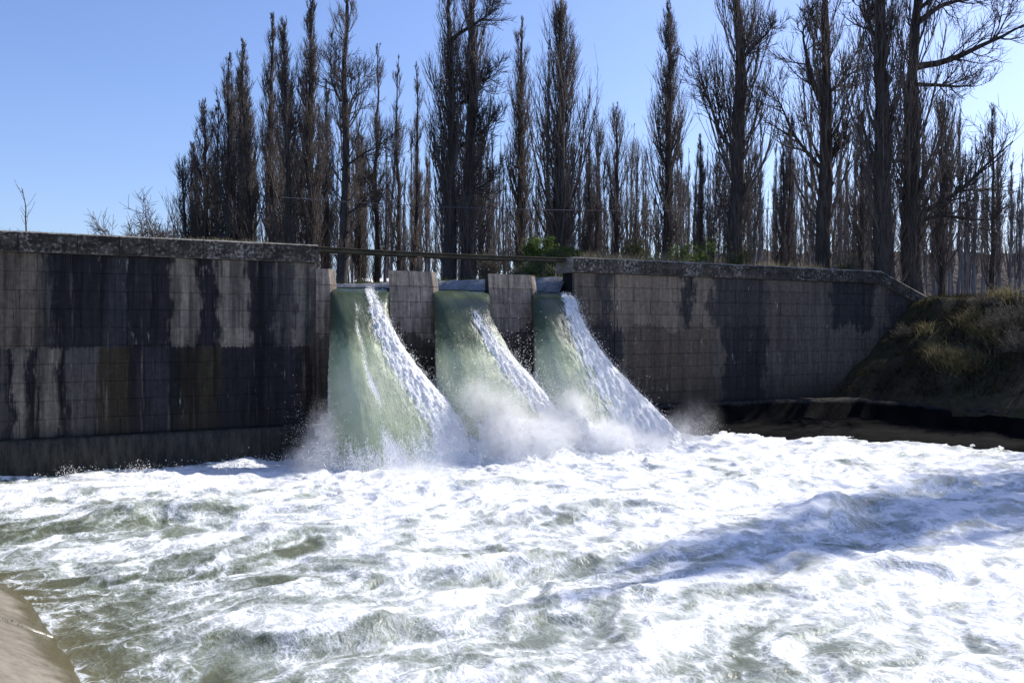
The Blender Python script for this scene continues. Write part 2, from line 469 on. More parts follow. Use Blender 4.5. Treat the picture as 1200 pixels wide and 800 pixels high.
def drop_mat():
    N = NT('spray_drops')
    d = N.n('ShaderNodeBsdfDiffuse'); d.inputs[0].default_value = (0.97, 0.97, 0.97, 1)
    t = N.n('ShaderNodeBsdfTranslucent'); t.inputs[0].default_value = (0.97, 0.97, 0.97, 1)
    mx = N.n('ShaderNodeMixShader'); mx.inputs[0].default_value = 0.5
    N.l(d.outputs[0], mx.inputs[1]); N.l(t.outputs[0], mx.inputs[2]); N.l(mx.outputs[0], N.out.inputs[0])
    return N.m
M['drops'] = drop_mat()

def mist_mat():
    N = NT('spray_mist')
    tc = N.n('ShaderNodeTexCoord').outputs['Object']
    ln = N.n('ShaderNodeVectorMath', operation='LENGTH'); N.l(tc, ln.inputs[0])
    fall = N.maprange(ln.outputs['Value'], 0.0, 1.0, 1.0, 0.0)
    nz = N.noise(N.pos(), 4.6, 7, 0.74, 0.3)
    oi = N.n('ShaderNodeObjectInfo')
    cs = N.n('ShaderNodeSeparateColor'); N.l(oi.outputs['Color'], cs.inputs[0])
    dens = N.math('MULTIPLY', N.math('MULTIPLY', N.math('POWER', fall, 1.4), N.maprange(nz, 0.38, 0.60)), N.math('MULTIPLY', cs.outputs[0], 30.0))
    pv = N.n('ShaderNodeVolumePrincipled')
    pv.inputs['Color'].default_value = (0.998, 0.998, 1, 1)
    pv.inputs['Anisotropy'].default_value = 0.5
    N.l(dens, pv.inputs['Density'])
    N.l(pv.outputs[0], N.out.inputs['Volume'])
    return N.m
M['mist'] = mist_mat()

# ------------------------------------------------------------------ terrain
def interp_poly(t, pts):
    ys = np.array([p[0] for p in pts]); xs = np.array([p[1] for p in pts])
    return np.interp(t, ys, xs)
# left waterline: s as a function of t ; right toe of the earth slope
LEFT_W = [(-60, 0.75), (-20, 0.7), (-14.5, 0.5), (-11.4, 0.12), (-9.7, -0.4), (-8.5, -1.2), (-7, -2.8), (-4, -5.6), (0, -8)]
TOE = [(-60, 28.4), (-30, 28), (-14, 27.2), (-8.1, 26.9), (-4.2, 27.2), (0.5, 27.4)]
# upstream bank crest: s as a function of t
UPB = [(0, 16.5), (0.9, 16.2), (5.5, 13.6), (9, 11.6), (12, 8), (13.5, 0), (14.5, -12), (15.5, -60), (16, -300)]

def ground_h(x, y):
    n = fbm(x * 0.45, y * 0.45, 5, 4) * 0.28 + fbm(x * 1.5, y * 1.5, 9, 3) * 0.20
    toe = interp_poly(y, TOE); lw = interp_poly(y, LEFT_W)
    zr = np.where(x > toe - 0.15, np.minimum(0.74 + 0.72 * (x - toe) + n * sstep(0.1, 1.5, x - toe), 4.62 + n * 0.35), -1.6)
    zl = np.where(x < lw, np.minimum(0.62 * (lw - x) - 0.14, 4.9 + n * 0.3), -1.6)
    down = np.maximum(np.maximum(zr, zl), -1.6)
    ub = interp_poly(y, UPB)
    land = 5.02 + n * 0.22
    land = land + 0.48 * sstep(17, 18.5, x) * (1 - sstep(8, 14, y)) * (1 - sstep(29, 31.5, x)) + 1.0 * np.exp(-((x - 18.9) / 2.0) ** 2 - ((y - 5.6) / 1.9) ** 2)
    ch = 3.6 + (land - 3.6) * sstep(-0.9, 0.1, np.where(y > 16, 1.0, x - ub))
    up = np.where(x > 30, np.minimum(ch, 4.66 + n * 0.3), ch)
    k = sstep(0.32, 0.6, y)
    return down * (1 - k) + up * k

def make_ground():
    def axis(lo, hi, st, far):
        core = np.arange(lo, hi + 1e-6, st)
        a, d, p = [], st, hi
        while p < far:
            d *= 1.35; p += d; a.append(p)
        b, d, p = [], st, lo
        while p > -far:
            d *= 1.35; p -= d; b.append(p)
        return np.array(b[::-1] + list(core) + a)
    xs = axis(-10, 46, 0.24, 4000); ys = axis(-32, 20, 0.24, 4000)
    X, Y = np.meshgrid(xs, ys)
    Z = ground_h(X, Y)
    me = mesh_np('ground', np.stack([X, Y, Z], -1), grid_faces(len(ys), len(xs)))
    tag(link('ground', me, M['ground']), kind='structure')
make_ground()

def make_hills():
    """low scrubby plateau far behind the plantation on the right"""
    n, m = 160, 14
    V = []
    for j in range(m):
        v = j / (m - 1)
        for i in range(n):
            u = i / (n - 1)
            px = 640 + u * 1500
            f = 240 + 160 * v
            x, y = at(px, f)
            ridge = 3.4 + 92 / 1050 * 265
            prof = min(1, v / 0.16) ** 0.8
            rise = min(1, max(0, (u - 0.045) / 0.075)) ** 0.7
            wob = float(perlin(np.array(u * 26.0), np.array(v * 3.0), 3)) * 0.9 + float(perlin(np.array(u * 150.0), np.array(v * 9.0), 4)) * 0.8
            V.append((x, y, 3.0 + (ridge - 3.0 + wob) * prof * rise))
    me = mesh_np('hills', V, grid_faces(m, n))
    tag(link('hills', me, M['hill']), kind='structure')
make_hills()

# upstream channel water and the stone bank beyond it
def make_upstream():
    xs = np.linspace(-40, 18.5, 240); ys = np.linspace(0.55, 16, 90)
    X, Y = np.meshgrid(xs, ys)
    Z = 4.585 + 0.012 * fbm(X * 1.5, Y * 1.5, 31, 3)
    me = mesh_np('upstream_water', np.stack([X, Y, Z], -1), grid_faces(90, 240))
    attr(me, 'foam', np.full(X.size, 0.1)); attr(me, 'aer', np.full(X.size, 0.2))
    attr(me, 'flow', np.stack([X, Y, X * 0], -1).reshape(-1, 3), 'FLOAT_VECTOR')
    tag(link('upstream_water', me, M['nappe']), kind='structure')
    ts = np.linspace(0.95, 13.4, 60)
    prof = [(-0.95, 4.2), (-0.6, 4.55), (-0.25, 4.95), (0.0, 5.13), (0.5, 5.16), (1.6, 5.14), (2.2, 4.7)]
    V = []
    cx = interp_poly(ts, UPB)
    cur = np.stack([cx, ts], -1)
    d = np.gradient(cur, axis=0); d /= np.linalg.norm(d, axis=1)[:, None]
    nrm = np.stack([d[:, 1], -d[:, 0]], -1)          # points to the land side
    for q, (o, z) in enumerate(prof):
        jit = fbm(ts * 2.0, ts * 0 + q * 1.7, 8, 3) * 0.06
        V.append(np.stack([cur[:, 0] + nrm[:, 0] * (o + jit), cur[:, 1] + nrm[:, 1] * (o + jit), z + jit], -1))
    me = mesh_np('upstream_bank', np.array(V), grid_faces(len(prof), 60))
    tag(link('upstream_bank', me, M['riprap']), kind='structure')
make_upstream()

# left bank lining: cast slabs with an open joint
def make_left_lining():
    root = empty('bank_lining', (0, -13, 0)); tag(root, kind='structure')
    edges = [-40, -29, -25, -21, -17, -13.05, -9.2, -6.2, -3.4, -0.2]
    for a, b in zip(edges[:-1], edges[1:]):
        ts = np.linspace(a + 0.025, b - 0.025, 24)
        c = np.stack([interp_poly(ts, LEFT_W), ts], -1)
        tt = np.stack([interp_poly(ts + 0.4, LEFT_W) - interp_poly(ts - 0.4, LEFT_W), ts * 0 + 0.8], -1)
        tt /= np.linalg.norm(tt, axis=1)[:, None]
        nl = np.stack([-tt[:, 1], tt[:, 0]], -1)
        V = []
        for o in np.linspace(-1.8, 6.8, 34):
            z = 0.62 * o
            wob = 0.012 * fbm(ts * 1.1, ts * 0 + o, 12, 3)
            V.append(np.stack([c[:, 0] + nl[:, 0] * o, c[:, 1] + nl[:, 1] * o, z + wob], -1))
        V = np.array(V)
        W = V.copy(); W[..., 2] -= 0.16
        n0 = V.shape[0] * V.shape[1]
        F = grid_faces(34, 24)
        i = np.arange(n0).reshape(34, 24)
        rim = np.concatenate([i[0, :], i[1:, -1], i[-1, -2::-1], i[-2:0:-1, 0]])
        r2 = np.roll(rim, -1)
        side = np.stack([rim, rim + n0, r2 + n0, r2], -1)
        me = mesh_np('concrete_slab', np.concatenate([V.reshape(-1, 3), W.reshape(-1, 3)]), np.concatenate([F, F[:, ::-1] + n0, side]), smooth=False)
        o = link('concrete_slab', me, M['lining'], root)
        o.location = (0, 13, 0)
make_left_lining()

def make_right_lining():
    foot = [(17.2, -0.32), (19, -1.1), (21, -2.6), (22.5, -4), (23.7, -6.7), (25.0, -9), (25.7, -14), (26.2, -24), (26.3, -45)]
    toe = [(17.2, -0.22), (20, -0.24), (24, -0.4), (27.2, -1.6), (27.35, -4.2), (27.1, -8.1), (27.4, -14), (28, -24), (28.6, -45)]
    n = 220
    def rs(p):
        p = np.array(p); d = np.r_[0, np.cumsum(np.linalg.norm(np.diff(p, axis=0), axis=1))]
        # parameterise both by the point index so they stay matched
        k = np.linspace(0, len(p) - 1, n)
        return np.stack([np.interp(k, np.arange(len(p)), p[:, 0]), np.interp(k, np.arange(len(p)), p[:, 1])], -1)
    F, T = rs(foot), rs(toe)
    V = []
    for s, z in [(-0.6, -1.3), (0.0, -0.02), (0.3, 0.10), (0.84, 0.22), (0.93, 0.72), (0.96, 0.80), (1.12, 0.84), (1.14, 0.4)]:
        p = F + (T - F) * s
        j = fbm(p[:, 0] * 1.2, p[:, 1] * 1.2, 14, 3) * 0.10 * (1 if 0 <= s < 1 else 0.2)
        V.append(np.stack([p[:, 0], p[:, 1], z + j], -1))
    me = mesh_np('right_bank_lining', np.array(V), grid_faces(8, n))
    tag(link('right_bank_lining', me, M['dark_lining']), kind='structure')
make_right_lining()

# ------------------------------------------------------------------ dam walls
def clip(poly, a, b, c):
    """keep a*s + b*z <= c"""
    out = []
    for i in range(len(poly)):
        p, q = poly[i], poly[(i + 1) % len(poly)]
        dp, dq = a * p[0] + b * p[1] - c, a * q[0] + b * q[1] - c
        if dp <= 0: out.append(p)
        if dp * dq < 0:
            t = dp / (dp - dq)
            out.append((p[0] + (q[0] - p[0]) * t, p[1] + (q[1] - p[1]) * t))
    return out

def block_obj(poly, y0, depth, mat, parent, name='stone_block', ch=0.005):
    """ashlar: polygon in the (x, z) plane, front chamfered, joint left open"""
    cx = sum(p[0] for p in poly) / len(poly); cz = sum(p[1] for p in poly) / len(poly)
    def shrink(d):
        r = []
        for x, z in poly:
            r.append((x - math.copysign(min(d, abs(x - cx) * 0.5), x - cx), z - math.copysign(min(d, abs(z - cz) * 0.5), z - cz)))
        return r
    outer, inner = shrink(0.003), shrink(0.003 + ch)
    n = len(poly)
    vs = [(x, y0, z) for x, z in inner] + [(x, y0 + ch, z) for x, z in outer] + [(x, y0 + depth, z) for x, z in outer]
    fs = [tuple(range(n))]
    for k in (0, n):
        for i in range(n):
            j = (i + 1) % n
            fs.append((k + j, k + i, k + n + i, k + n + j))
    me = bpy.data.meshes.new(name); me.from_pydata(vs, [], fs); me.update()
    return link(name, me, mat, parent)

ZB, ZC, ZT = 0.78, 5.20, 5.70
NC = 10
CH = (ZC - ZB) / NC
slope_n = (0.95, 2.65)                      # the falling top on the right: from (30.4, 5.70) to (33.2, 4.75)
def slope_c(z0): return 30.4 * 0.95 + z0 * 2.65 + 0.135

def lay_blocks(root, x0, x1, mean, mat, seed, top_clip=None, y0=0.0, z0=ZB, z1=ZC, nc=NC, inset=None):
    rs = random.Random(seed)
    h = (z1 - z0) / nc
    for r in range(nc):
        xa = x0 if inset is None else max(x0, inset(z0 + (r + 0.5) * h))
        x = xa; first = True
        while x < x1 - 0.02:
            wd = mean * rs.choice((0.7, 0.85, 1.0, 1.0, 1.2, 1.5)) * rs.uniform(0.92, 1.08)
            if first and r % 2: wd *= 0.5
            first = False
            if x + wd > x1 - mean * 0.35: wd = x1 - x
            poly = [(x, z0 + r * h), (x + wd, z0 + r * h), (x + wd, z0 + (r + 1) * h), (x, z0 + (r + 1) * h)]
            if top_clip: poly = clip(poly, *top_clip)
            if len(poly) >= 3:
                a = max(p[0] for p in poly) - min(p[0] for p in poly); b = max(p[1] for p in poly) - min(p[1] for p in poly)
                if a > 0.08 and b > 0.06:
                    block_obj(poly, y0 + rs.uniform(-0.006, 0.004) * (2.2 if x0 > 10 else 1), 0.12, mat, root, ch=0.009 if x0 > 10 else 0.005)
            x += wd

def coping_run(root, joints, zt, seed):
    rs = random.Random(seed)
    for (xa, za), (xb, zb) in zip(joints[:-1], joints[1:]):
        g = 0.007
        th = ZT - ZC
        dy = rs.uniform(-0.003, 0.003); c = 0.04
        yf, yb = -0.10 + dy, 0.95
        ring = lambda x, z: [(x, yf, z - th + 0.012), (x, yf, z - c), (x, yf + c, z), (x, yb, z), (x, yb, z - th + 0.012)]
        A, B = ring(xa + g, za), ring(xb - g, zb)
        # close with a small irregular sag so that the arris is not ruler-straight
        n = 5; vs = []; steps = 6
        for k in range(steps + 1):
            t = k / steps
            for p, q in zip(A, B):
                j = rs.uniform(-0.006, 0.006) if 0 < k < steps else 0
                vs.append((p[0] + (q[0] - p[0]) * t, p[1] + (q[1] - p[1]) * t + j, p[2] + (q[2] - p[2]) * t + j * 0.7))
        fs = [tuple(range(n)), tuple(range(steps * n, steps * n + n))[::-1]]
        for k in range(steps):
            for i in range(n):
                j = (i + 1) % n
                fs.append((k * n + i, (k + 1) * n + i, (k + 1) * n + j, k * n + j))
        me = bpy.data.meshes.new('coping_stone'); me.from_pydata(vs, [], fs); me.update()
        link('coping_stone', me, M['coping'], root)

def course_pier(root, xl, xr, yf, zt, batter, tail, mat, ncols, zlo=0.3, chamfer=0.23, plug=True):
    """tapering pier: courses of stones across the front, right arris chamfered, sides closing upstream"""
    h = 0.452
    z = zt; top = True
    rs = random.Random(int(xl * 100))
    def yshift(zz): return yf - batter * (zt - zz)
    def widen(zz): return 0.018 * (zt - zz)
    while z > zlo:
        z0, z1 = z - h + 0.006, z - 0.006
        cuts = [xl]
        for c in range(1, ncols):
            cuts.append(xl + (xr - xl) * (c + (0.0 if int(round((zt - z) / h)) % 2 else 0.38) - 0.19) / ncols)
        cuts.append(xr)
        for a, b in zip(cuts[:-1], cuts[1:]):
            last = b == xr
            def ring(zz, ins=0.0):
                y = yshift(zz); wv = widen(zz) if last else 0
                g = 0.006
                B = b + wv - (0 if last else g); A = a + (g if a != xl else 0)
                lx = A + (0.45 * 0.4 if a == xl and plug else 0)
                if last:
                    return [(A, y + ins, zz), (B - chamfer - ins, y + ins, zz), (B - ins, y + chamfer * 0.62 + ins, zz), (B - ins, y + 0.4, zz), (lx, y + 0.4, zz)]
                return [(A, y + ins, zz), (B, y + ins, zz), (B, y + 0.4, zz), (lx, y + 0.4, zz)]
            dj = rs.uniform(0, 0.008)
            bt = [(p[0], p[1] - dj, p[2]) for p in ring(z0)]
            tp = [(p[0], p[1] - dj, p[2]) for p in ring(z1, 0.03 if top else 0.0)]
            poly_prism('stone_block', bt, tp, mat, root)
        z -= h; top = False
    # core
    def core(zz):
        y = yshift(zz)
        return [(xl + 0.02, y + 0.03, zz), (xr - chamfer - 0.02, y + 0.03, zz), (xr - 0.02, y + chamfer * 0.62 + 0.03, zz), (xr - 0.08, tail, zz), (xl + 0.45 * tail, tail, zz)]
    poly_prism('core', core(-1.5), core(zt - 0.012), M['mortar'], root)

# left wing of the dam
LW = empty('dam_wall', (0, 0, 0))
tag(LW, 'long dark streaked block wall on the left with a straight pale-topped coping', 'dam wall')
box('wall_body', -14, 7.33, 0.035, 0.9, -1.5, ZC + 0.02, M['mortar'], LW)
lay_blocks(LW, -2.6, 7.32, 0.66, M['left_stone'], 3)
box('joint_bed', -13.9, 7.34, -0.055, 0.93, ZC + 0.03, ZT - 0.03, M['mortar'], LW)
xs = [-14, -11.8, -9.4, -7.2, -5.1, -3.2, -1.4, 0.15, 1.42, 2.35, 3.05, 4.35, 5.9, 7.38]
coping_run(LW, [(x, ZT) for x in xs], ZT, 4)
LP = empty('wall_pier', (7.6, 0, 0))
tag(LP, 'narrow stone pilaster closing the end of the left wall beside the first chute', 'pier', 'stone piers between the chutes')
# its parts are laid in world coordinates
LP.location = (0, 0, 0)
course_pier(LP, 7.326, 7.94, -0.05, 5.06, 0.03, 0.85, M['pier_stone'], 1, plug=False)

# right wing
RW = empty('dam_wall', (0, 0, 0))
tag(RW, 'long block wall on the right whose coping slopes down into the grassy bank', 'dam wall')
body = [(15.95, 0.035, -1.5), (33.6, 0.035, -1.5), (33.6, 0.9, -1.5), (16.35, 0.9, -1.5)]
zt_ = lambda x: ZC + 0.02 if x <= 30.4 else ZC - (x - 30.4) * 0.95 / 2.8 * 1.0 - 0.05
b0 = [(15.95, -1.5), (33.6, -1.5), (33.6, zt_(33.6)), (30.4, ZC), (15.95, ZC)]
poly_prism('wall_body', [(x, 0.035, z) for x, z in b0][::-1], [(x, 0.9, z) for x, z in b0][::-1], M['mortar'], RW)
TCL = (0.95, 2.8, 30.4 * 0.95 + ZC * 2.8)
lay_blocks(RW, 17.42, 33.3, 0.72, M['right_stone'], 5, TCL)
lay_blocks(RW, 15.82, 17.41, 0.53, M['right_stone'], 8, None, 0.012)
box('joint_bed', 15.76, 30.3, -0.055, 0.93, ZC + 0.03, ZT - 0.03, M['mortar'], RW)
xs = [15.72, 17.1, 18.6, 20.2, 21.9, 23.6, 25.4, 27.2, 28.8, 30.4]
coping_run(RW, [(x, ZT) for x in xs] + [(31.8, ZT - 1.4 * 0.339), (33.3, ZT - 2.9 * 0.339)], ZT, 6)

def footing(x0, x1):
    o = box('footing', x0, x1, -0.24, 0.03, -1.5, 0.77, M['footing'])
    me = o.data
    bpy.data.objects.remove(o)
    n = int((x1 - x0) / 0.25)
    X = np.linspace(x0, x1, n)
    V = []
    for y, z in [(-0.30, -1.5), (-0.27, 0.3), (-0.25, 0.70), (-0.21, 0.775), (0.03, 0.775)]:
        j = fbm(X * 1.3, X * 0 + z * 5, 21, 4) * 0.05
        V.append(np.stack([X, y + j, z + j * 0.6], -1))
    return mesh_np('footing', np.array(V), grid_faces(5, n))
link('footing', footing(-14, 7.95), M['footing'], LW)
link('footing', footing(15.9, 31), M['footing'], RW)

# the two free piers
for xl, xr, lab in ((9.46, 11.06, 'free stone pier with a small iron prop on top, between first and second chutes'),
                    (12.69, 14.46, 'free stone pier with dead branches on top, between second and third chutes')):
    p = empty('dam_pier', (0, 0, 0))
    tag(p, lab, 'pier', 'stone piers between the chutes')
    course_pier(p, xl, xr, -0.02, 5.08, 0.065, 1.5, M['pier_stone'], 3, -0.2)

# spillway crest that the water runs over
sill = empty('spillway_sill', (0, 0, 0)); tag(sill, kind='structure')
for a, b in ((7.9, 9.9), (10.9, 13.2), (14.4, 16.4)):
    poly_prism('sill_block', [(a, 0.42, -1.5), (b, 0.42, -1.5), (b, 1.6, -1.5), (a, 1.6, -1.5)],
               [(a, 0.8, 4.2), (b, 0.8, 4.2), (b, 1.6, 4.2), (a, 1.6, 4.2)], M['footing'], sill)

# footbridge deck across the bays
fb = empty('footbridge', (11.5, 0.6, 5.5))
tag(fb, 'thin concrete plank walkway spanning level over the water chutes', 'footbridge')
def bridge_part(name, y0, y1, z0, z1, mat):
    n = 40; X = np.linspace(7.40, 15.70, n); V = []
    for y, z in ((y0, z0), (y0, z1), (y1, z1), (y1, z0), (y0, z0)):
        V.append(np.stack([X - 11.5, X * 0 + y - 0.6, z - 5.5 - 0.03 * np.sin((X - 7.4) / 8.3 * math.pi) + 0.006 * fbm(X * 3, X * 0 + z, 3, 2)], -1))
    link(name, mesh_np(name, np.array(V), grid_faces(5, n), False), mat, fb)
bridge_part('deck_slab', 0.30, 0.86, 5.565, 5.665, M['deck'])
bridge_part('deck_kerb', 0.26, 0.34, 5.668, 5.69, M['deck'])

# ------------------------------------------------------------------ falling water
NAP = [  # left s, right s, left spread, right spread, phase
    (7.93, 9.52, 1.05, 1.65, 1), (11.02, 12.75, 1.10, 1.65, 2), (14.42, 15.86, 1.42, 1.85, 3)]
def nappe(k):
    sl, sr, el, er, sd_ = NAP[k]
    nu, nv = 120, 250
    tau = np.linspace(-0.42, 1.04, nv); u = np.linspace(0, 1, nu)
    U, T = np.meshgrid(u, tau)
    Tp = np.maximum(T, 0)
    L = sl - el * Tp - 0.5 * np.maximum(-T, 0)
    ro = np.interp(Tp, [0, .1, .25, .4, .515, .63, .715, .80, .93, 1.04], [0, 0.0, -.18, -.34, -.28, 0.0, .40, .95, 1.95, 2.7])
    ro = np.convolve(np.pad(ro[:, 0], 12, 'edge'), np.ones(25) / 25, 'valid')[:, None] * er / 1.65
    Rr = sr + ro + 1.6 * np.maximum(-T, 0)
    Rr = Rr + 0.10 * Tp * fbm(T * 9, T * 0 + sd_, 81, 4, 0.65)
    L = L + 0.09 * Tp * fbm(T * 8, T * 0 + sd_ + 5, 82, 4, 0.65)
    S = L + (Rr - L) * U
    sp = 0.055 * np.log1p(np.exp(np.clip(T / 0.055, -40, 40)))
    Y = 0.35 - 3.6 * T
    Z = 4.56 - 4.9 * sp ** 2
    # rounded sides of the sheet
    edge = np.minimum(U, 1 - U)
    Y = Y + Tp * 0.9 * np.exp(-edge / 0.06)
    # streak line (shock wave of the pier nose)
    cu = {1: 0.56 + 0.36 * Tp, 2: 0.40 + 0.50 * Tp, 3: 0.68 + 0.16 * Tp}[sd_]
    wd = {1: 0.06 + 0.19 * Tp, 2: 0.03 + 0.13 * Tp, 3: 0.07 + 0.34 * Tp}[sd_]
    on = {1: sstep(-0.02, 0.14, T), 2: sstep(0.30, 0.46, T), 3: sstep(-0.05, 0.22, T)}[sd_]
    d = (U - cu) / wd
    if sd_ == 3:
        d = np.where(d > 0, d * 0.42, d)
    streak = np.exp(-d ** 2) * on
    right = np.clip((U - cu) / 0.25, 0, 1) * on * {1: 0.60, 2: 0.50, 3: 0.85}[sd_] * sstep(0.2, 0.8, T)
    s2 = 0
    if sd_ == 1:
        s2 = np.exp(-((U - 0.40 + 0.10 * Tp + 0.015 * np.sin(T * 30)) / (0.020 + 0.02 * Tp)) ** 2) * sstep(0.18, 0.35, T) * 0.52 * (0.7 + 0.6 * perlin(T * 9, U * 0 + 3, 41))
        s2 = s2 + np.exp(-((U - 0.44) / 0.05) ** 2) * np.exp(-((T - 0.36) / 0.08) ** 2) * 0.35
    edgef = 0.30 * np.exp(-U / 0.022) * sstep(0.3, 0.6, T)
    crest = 0.42 * np.exp(-((T + 0.02 - 0.10 * U) / 0.045) ** 2) * (0.35 + (perlin(U * 9, T * 14, 50 + sd_) + 0.1)) * {1: 1.0, 2: 0.2, 3: 0.9}[sd_]
    topw = np.exp(-((T + 0.12) / 0.09) ** 2) * sstep(0.55, 0.95, U) * {1: 0.1, 2: 0.25, 3: 0.75}[sd_]
    base = 0.55 * sstep(0.84, 1.0, T)
    lowfoam = (0.22 + 0.22 * fbm(S * 5, T * 6, 77 + sd_, 4, 0.6)) * sstep(0.25, 0.9, T) + 0.14 * sstep(0.15, 0.7, T) * sstep(0.4, 0.9, U)
    fl0 = np.cumsum(np.hypot(np.gradient(Y, axis=0), np.gradient(Z, axis=0)), axis=0)
    brk = 0.55 + 0.70 * sstep(-0.30, 0.25, fbm(S * 6 + 30, fl0 * 2.2, 75 + sd_, 4, 0.65))
    foam = np.clip((streak * 1.05 + right) * brk + s2 + edgef + np.maximum(crest, 0) + topw + base + lowfoam, 0, 1.1)
    fl = np.cumsum(np.hypot(np.gradient(Y, axis=0), np.gradient(Z, axis=0)), axis=0)
    rough = fbm(S * 1.7, fl * 1.3, 60 + sd_, 3)
    fine = fbm(S * 9, fl * 4.0, 70 + sd_, 4, 0.7)
    amp = sstep(-0.1, 0.5, T)
    frag = sstep(-0.28, 0.30, fbm(S * 6 + 30, fl * 2.2, 75 + sd_, 4, 0.65))
    bulge = streak * frag * (0.03 + 0.03 * Tp) + amp * (0.022 * rough) + (streak + right * 0.7) * amp * 0.09 * fine
    bulge = bulge + 0.10 * Tp * np.sin(U * 3.1 + 0.4)
    ty = np.gradient(Y, axis=0); tz = np.gradient(Z, axis=0); ln = np.hypot(ty, tz)
    ny, nz = tz / ln, -ty / ln
    sgn = np.where(nz < 0, -1, 1)
    Yf = Y + ny * bulge * sgn; Zf = Z + nz * bulge * sgn
    th = 0.34 - 0.1 * Tp
    thin = np.clip(edge / 0.05, 0.12, 1)
    Yb = Y - ny * sgn * th * thin; Zb = Z - nz * sgn * th * thin
    n0 = nu * nv
    F = grid_faces(nv, nu)
    i = np.arange(n0).reshape(nv, nu)
    rim = np.concatenate([i[0, :], i[1:, -1], i[-1, -2::-1], i[-2:0:-1, 0]]); r2 = np.roll(rim, -1)
    side = np.stack([rim, rim + n0, r2 + n0, r2], -1)
    V = np.concatenate([np.stack([S, Yf, Zf], -1).reshape(-1, 3), np.stack([S, Yb, Zb], -1).reshape(-1, 3)])
    me = mesh_np('water_chute', V, np.concatenate([F, F[:, ::-1] + n0, side]))
    aer = np.clip(0.08 + 0.16 * sstep(-0.05, 0.4, T) + 0.56 * sstep(0.40, 0.80, T) - 0.30 * sstep(0.80, 0.95, T) * (1 - U), 0, 1)
    dup2 = lambda a: np.concatenate([a.ravel(), a.ravel()])
    attr(me, 'foam', dup2(foam)); attr(me, 'aer', dup2(aer))
    fv = np.stack([S, fl, U * 0 + sd_ * 3.7], -1).reshape(-1, 3)
    attr(me, 'flow', np.concatenate([fv, fv]), 'FLOAT_VECTOR')
    o = link('water_chute', me, M['nappe'])
    tag(o, ('first chute of green water beside the left wall with a ragged white streak',
            'middle chute of green water between the two free piers with one narrow streak',
            'right chute of green water with a broad white edge against the right wall')[k], None, 'water chutes', 'structure')
    return Yf, Zf, S, foam, T
NS = [nappe(k) for k in range(3)]

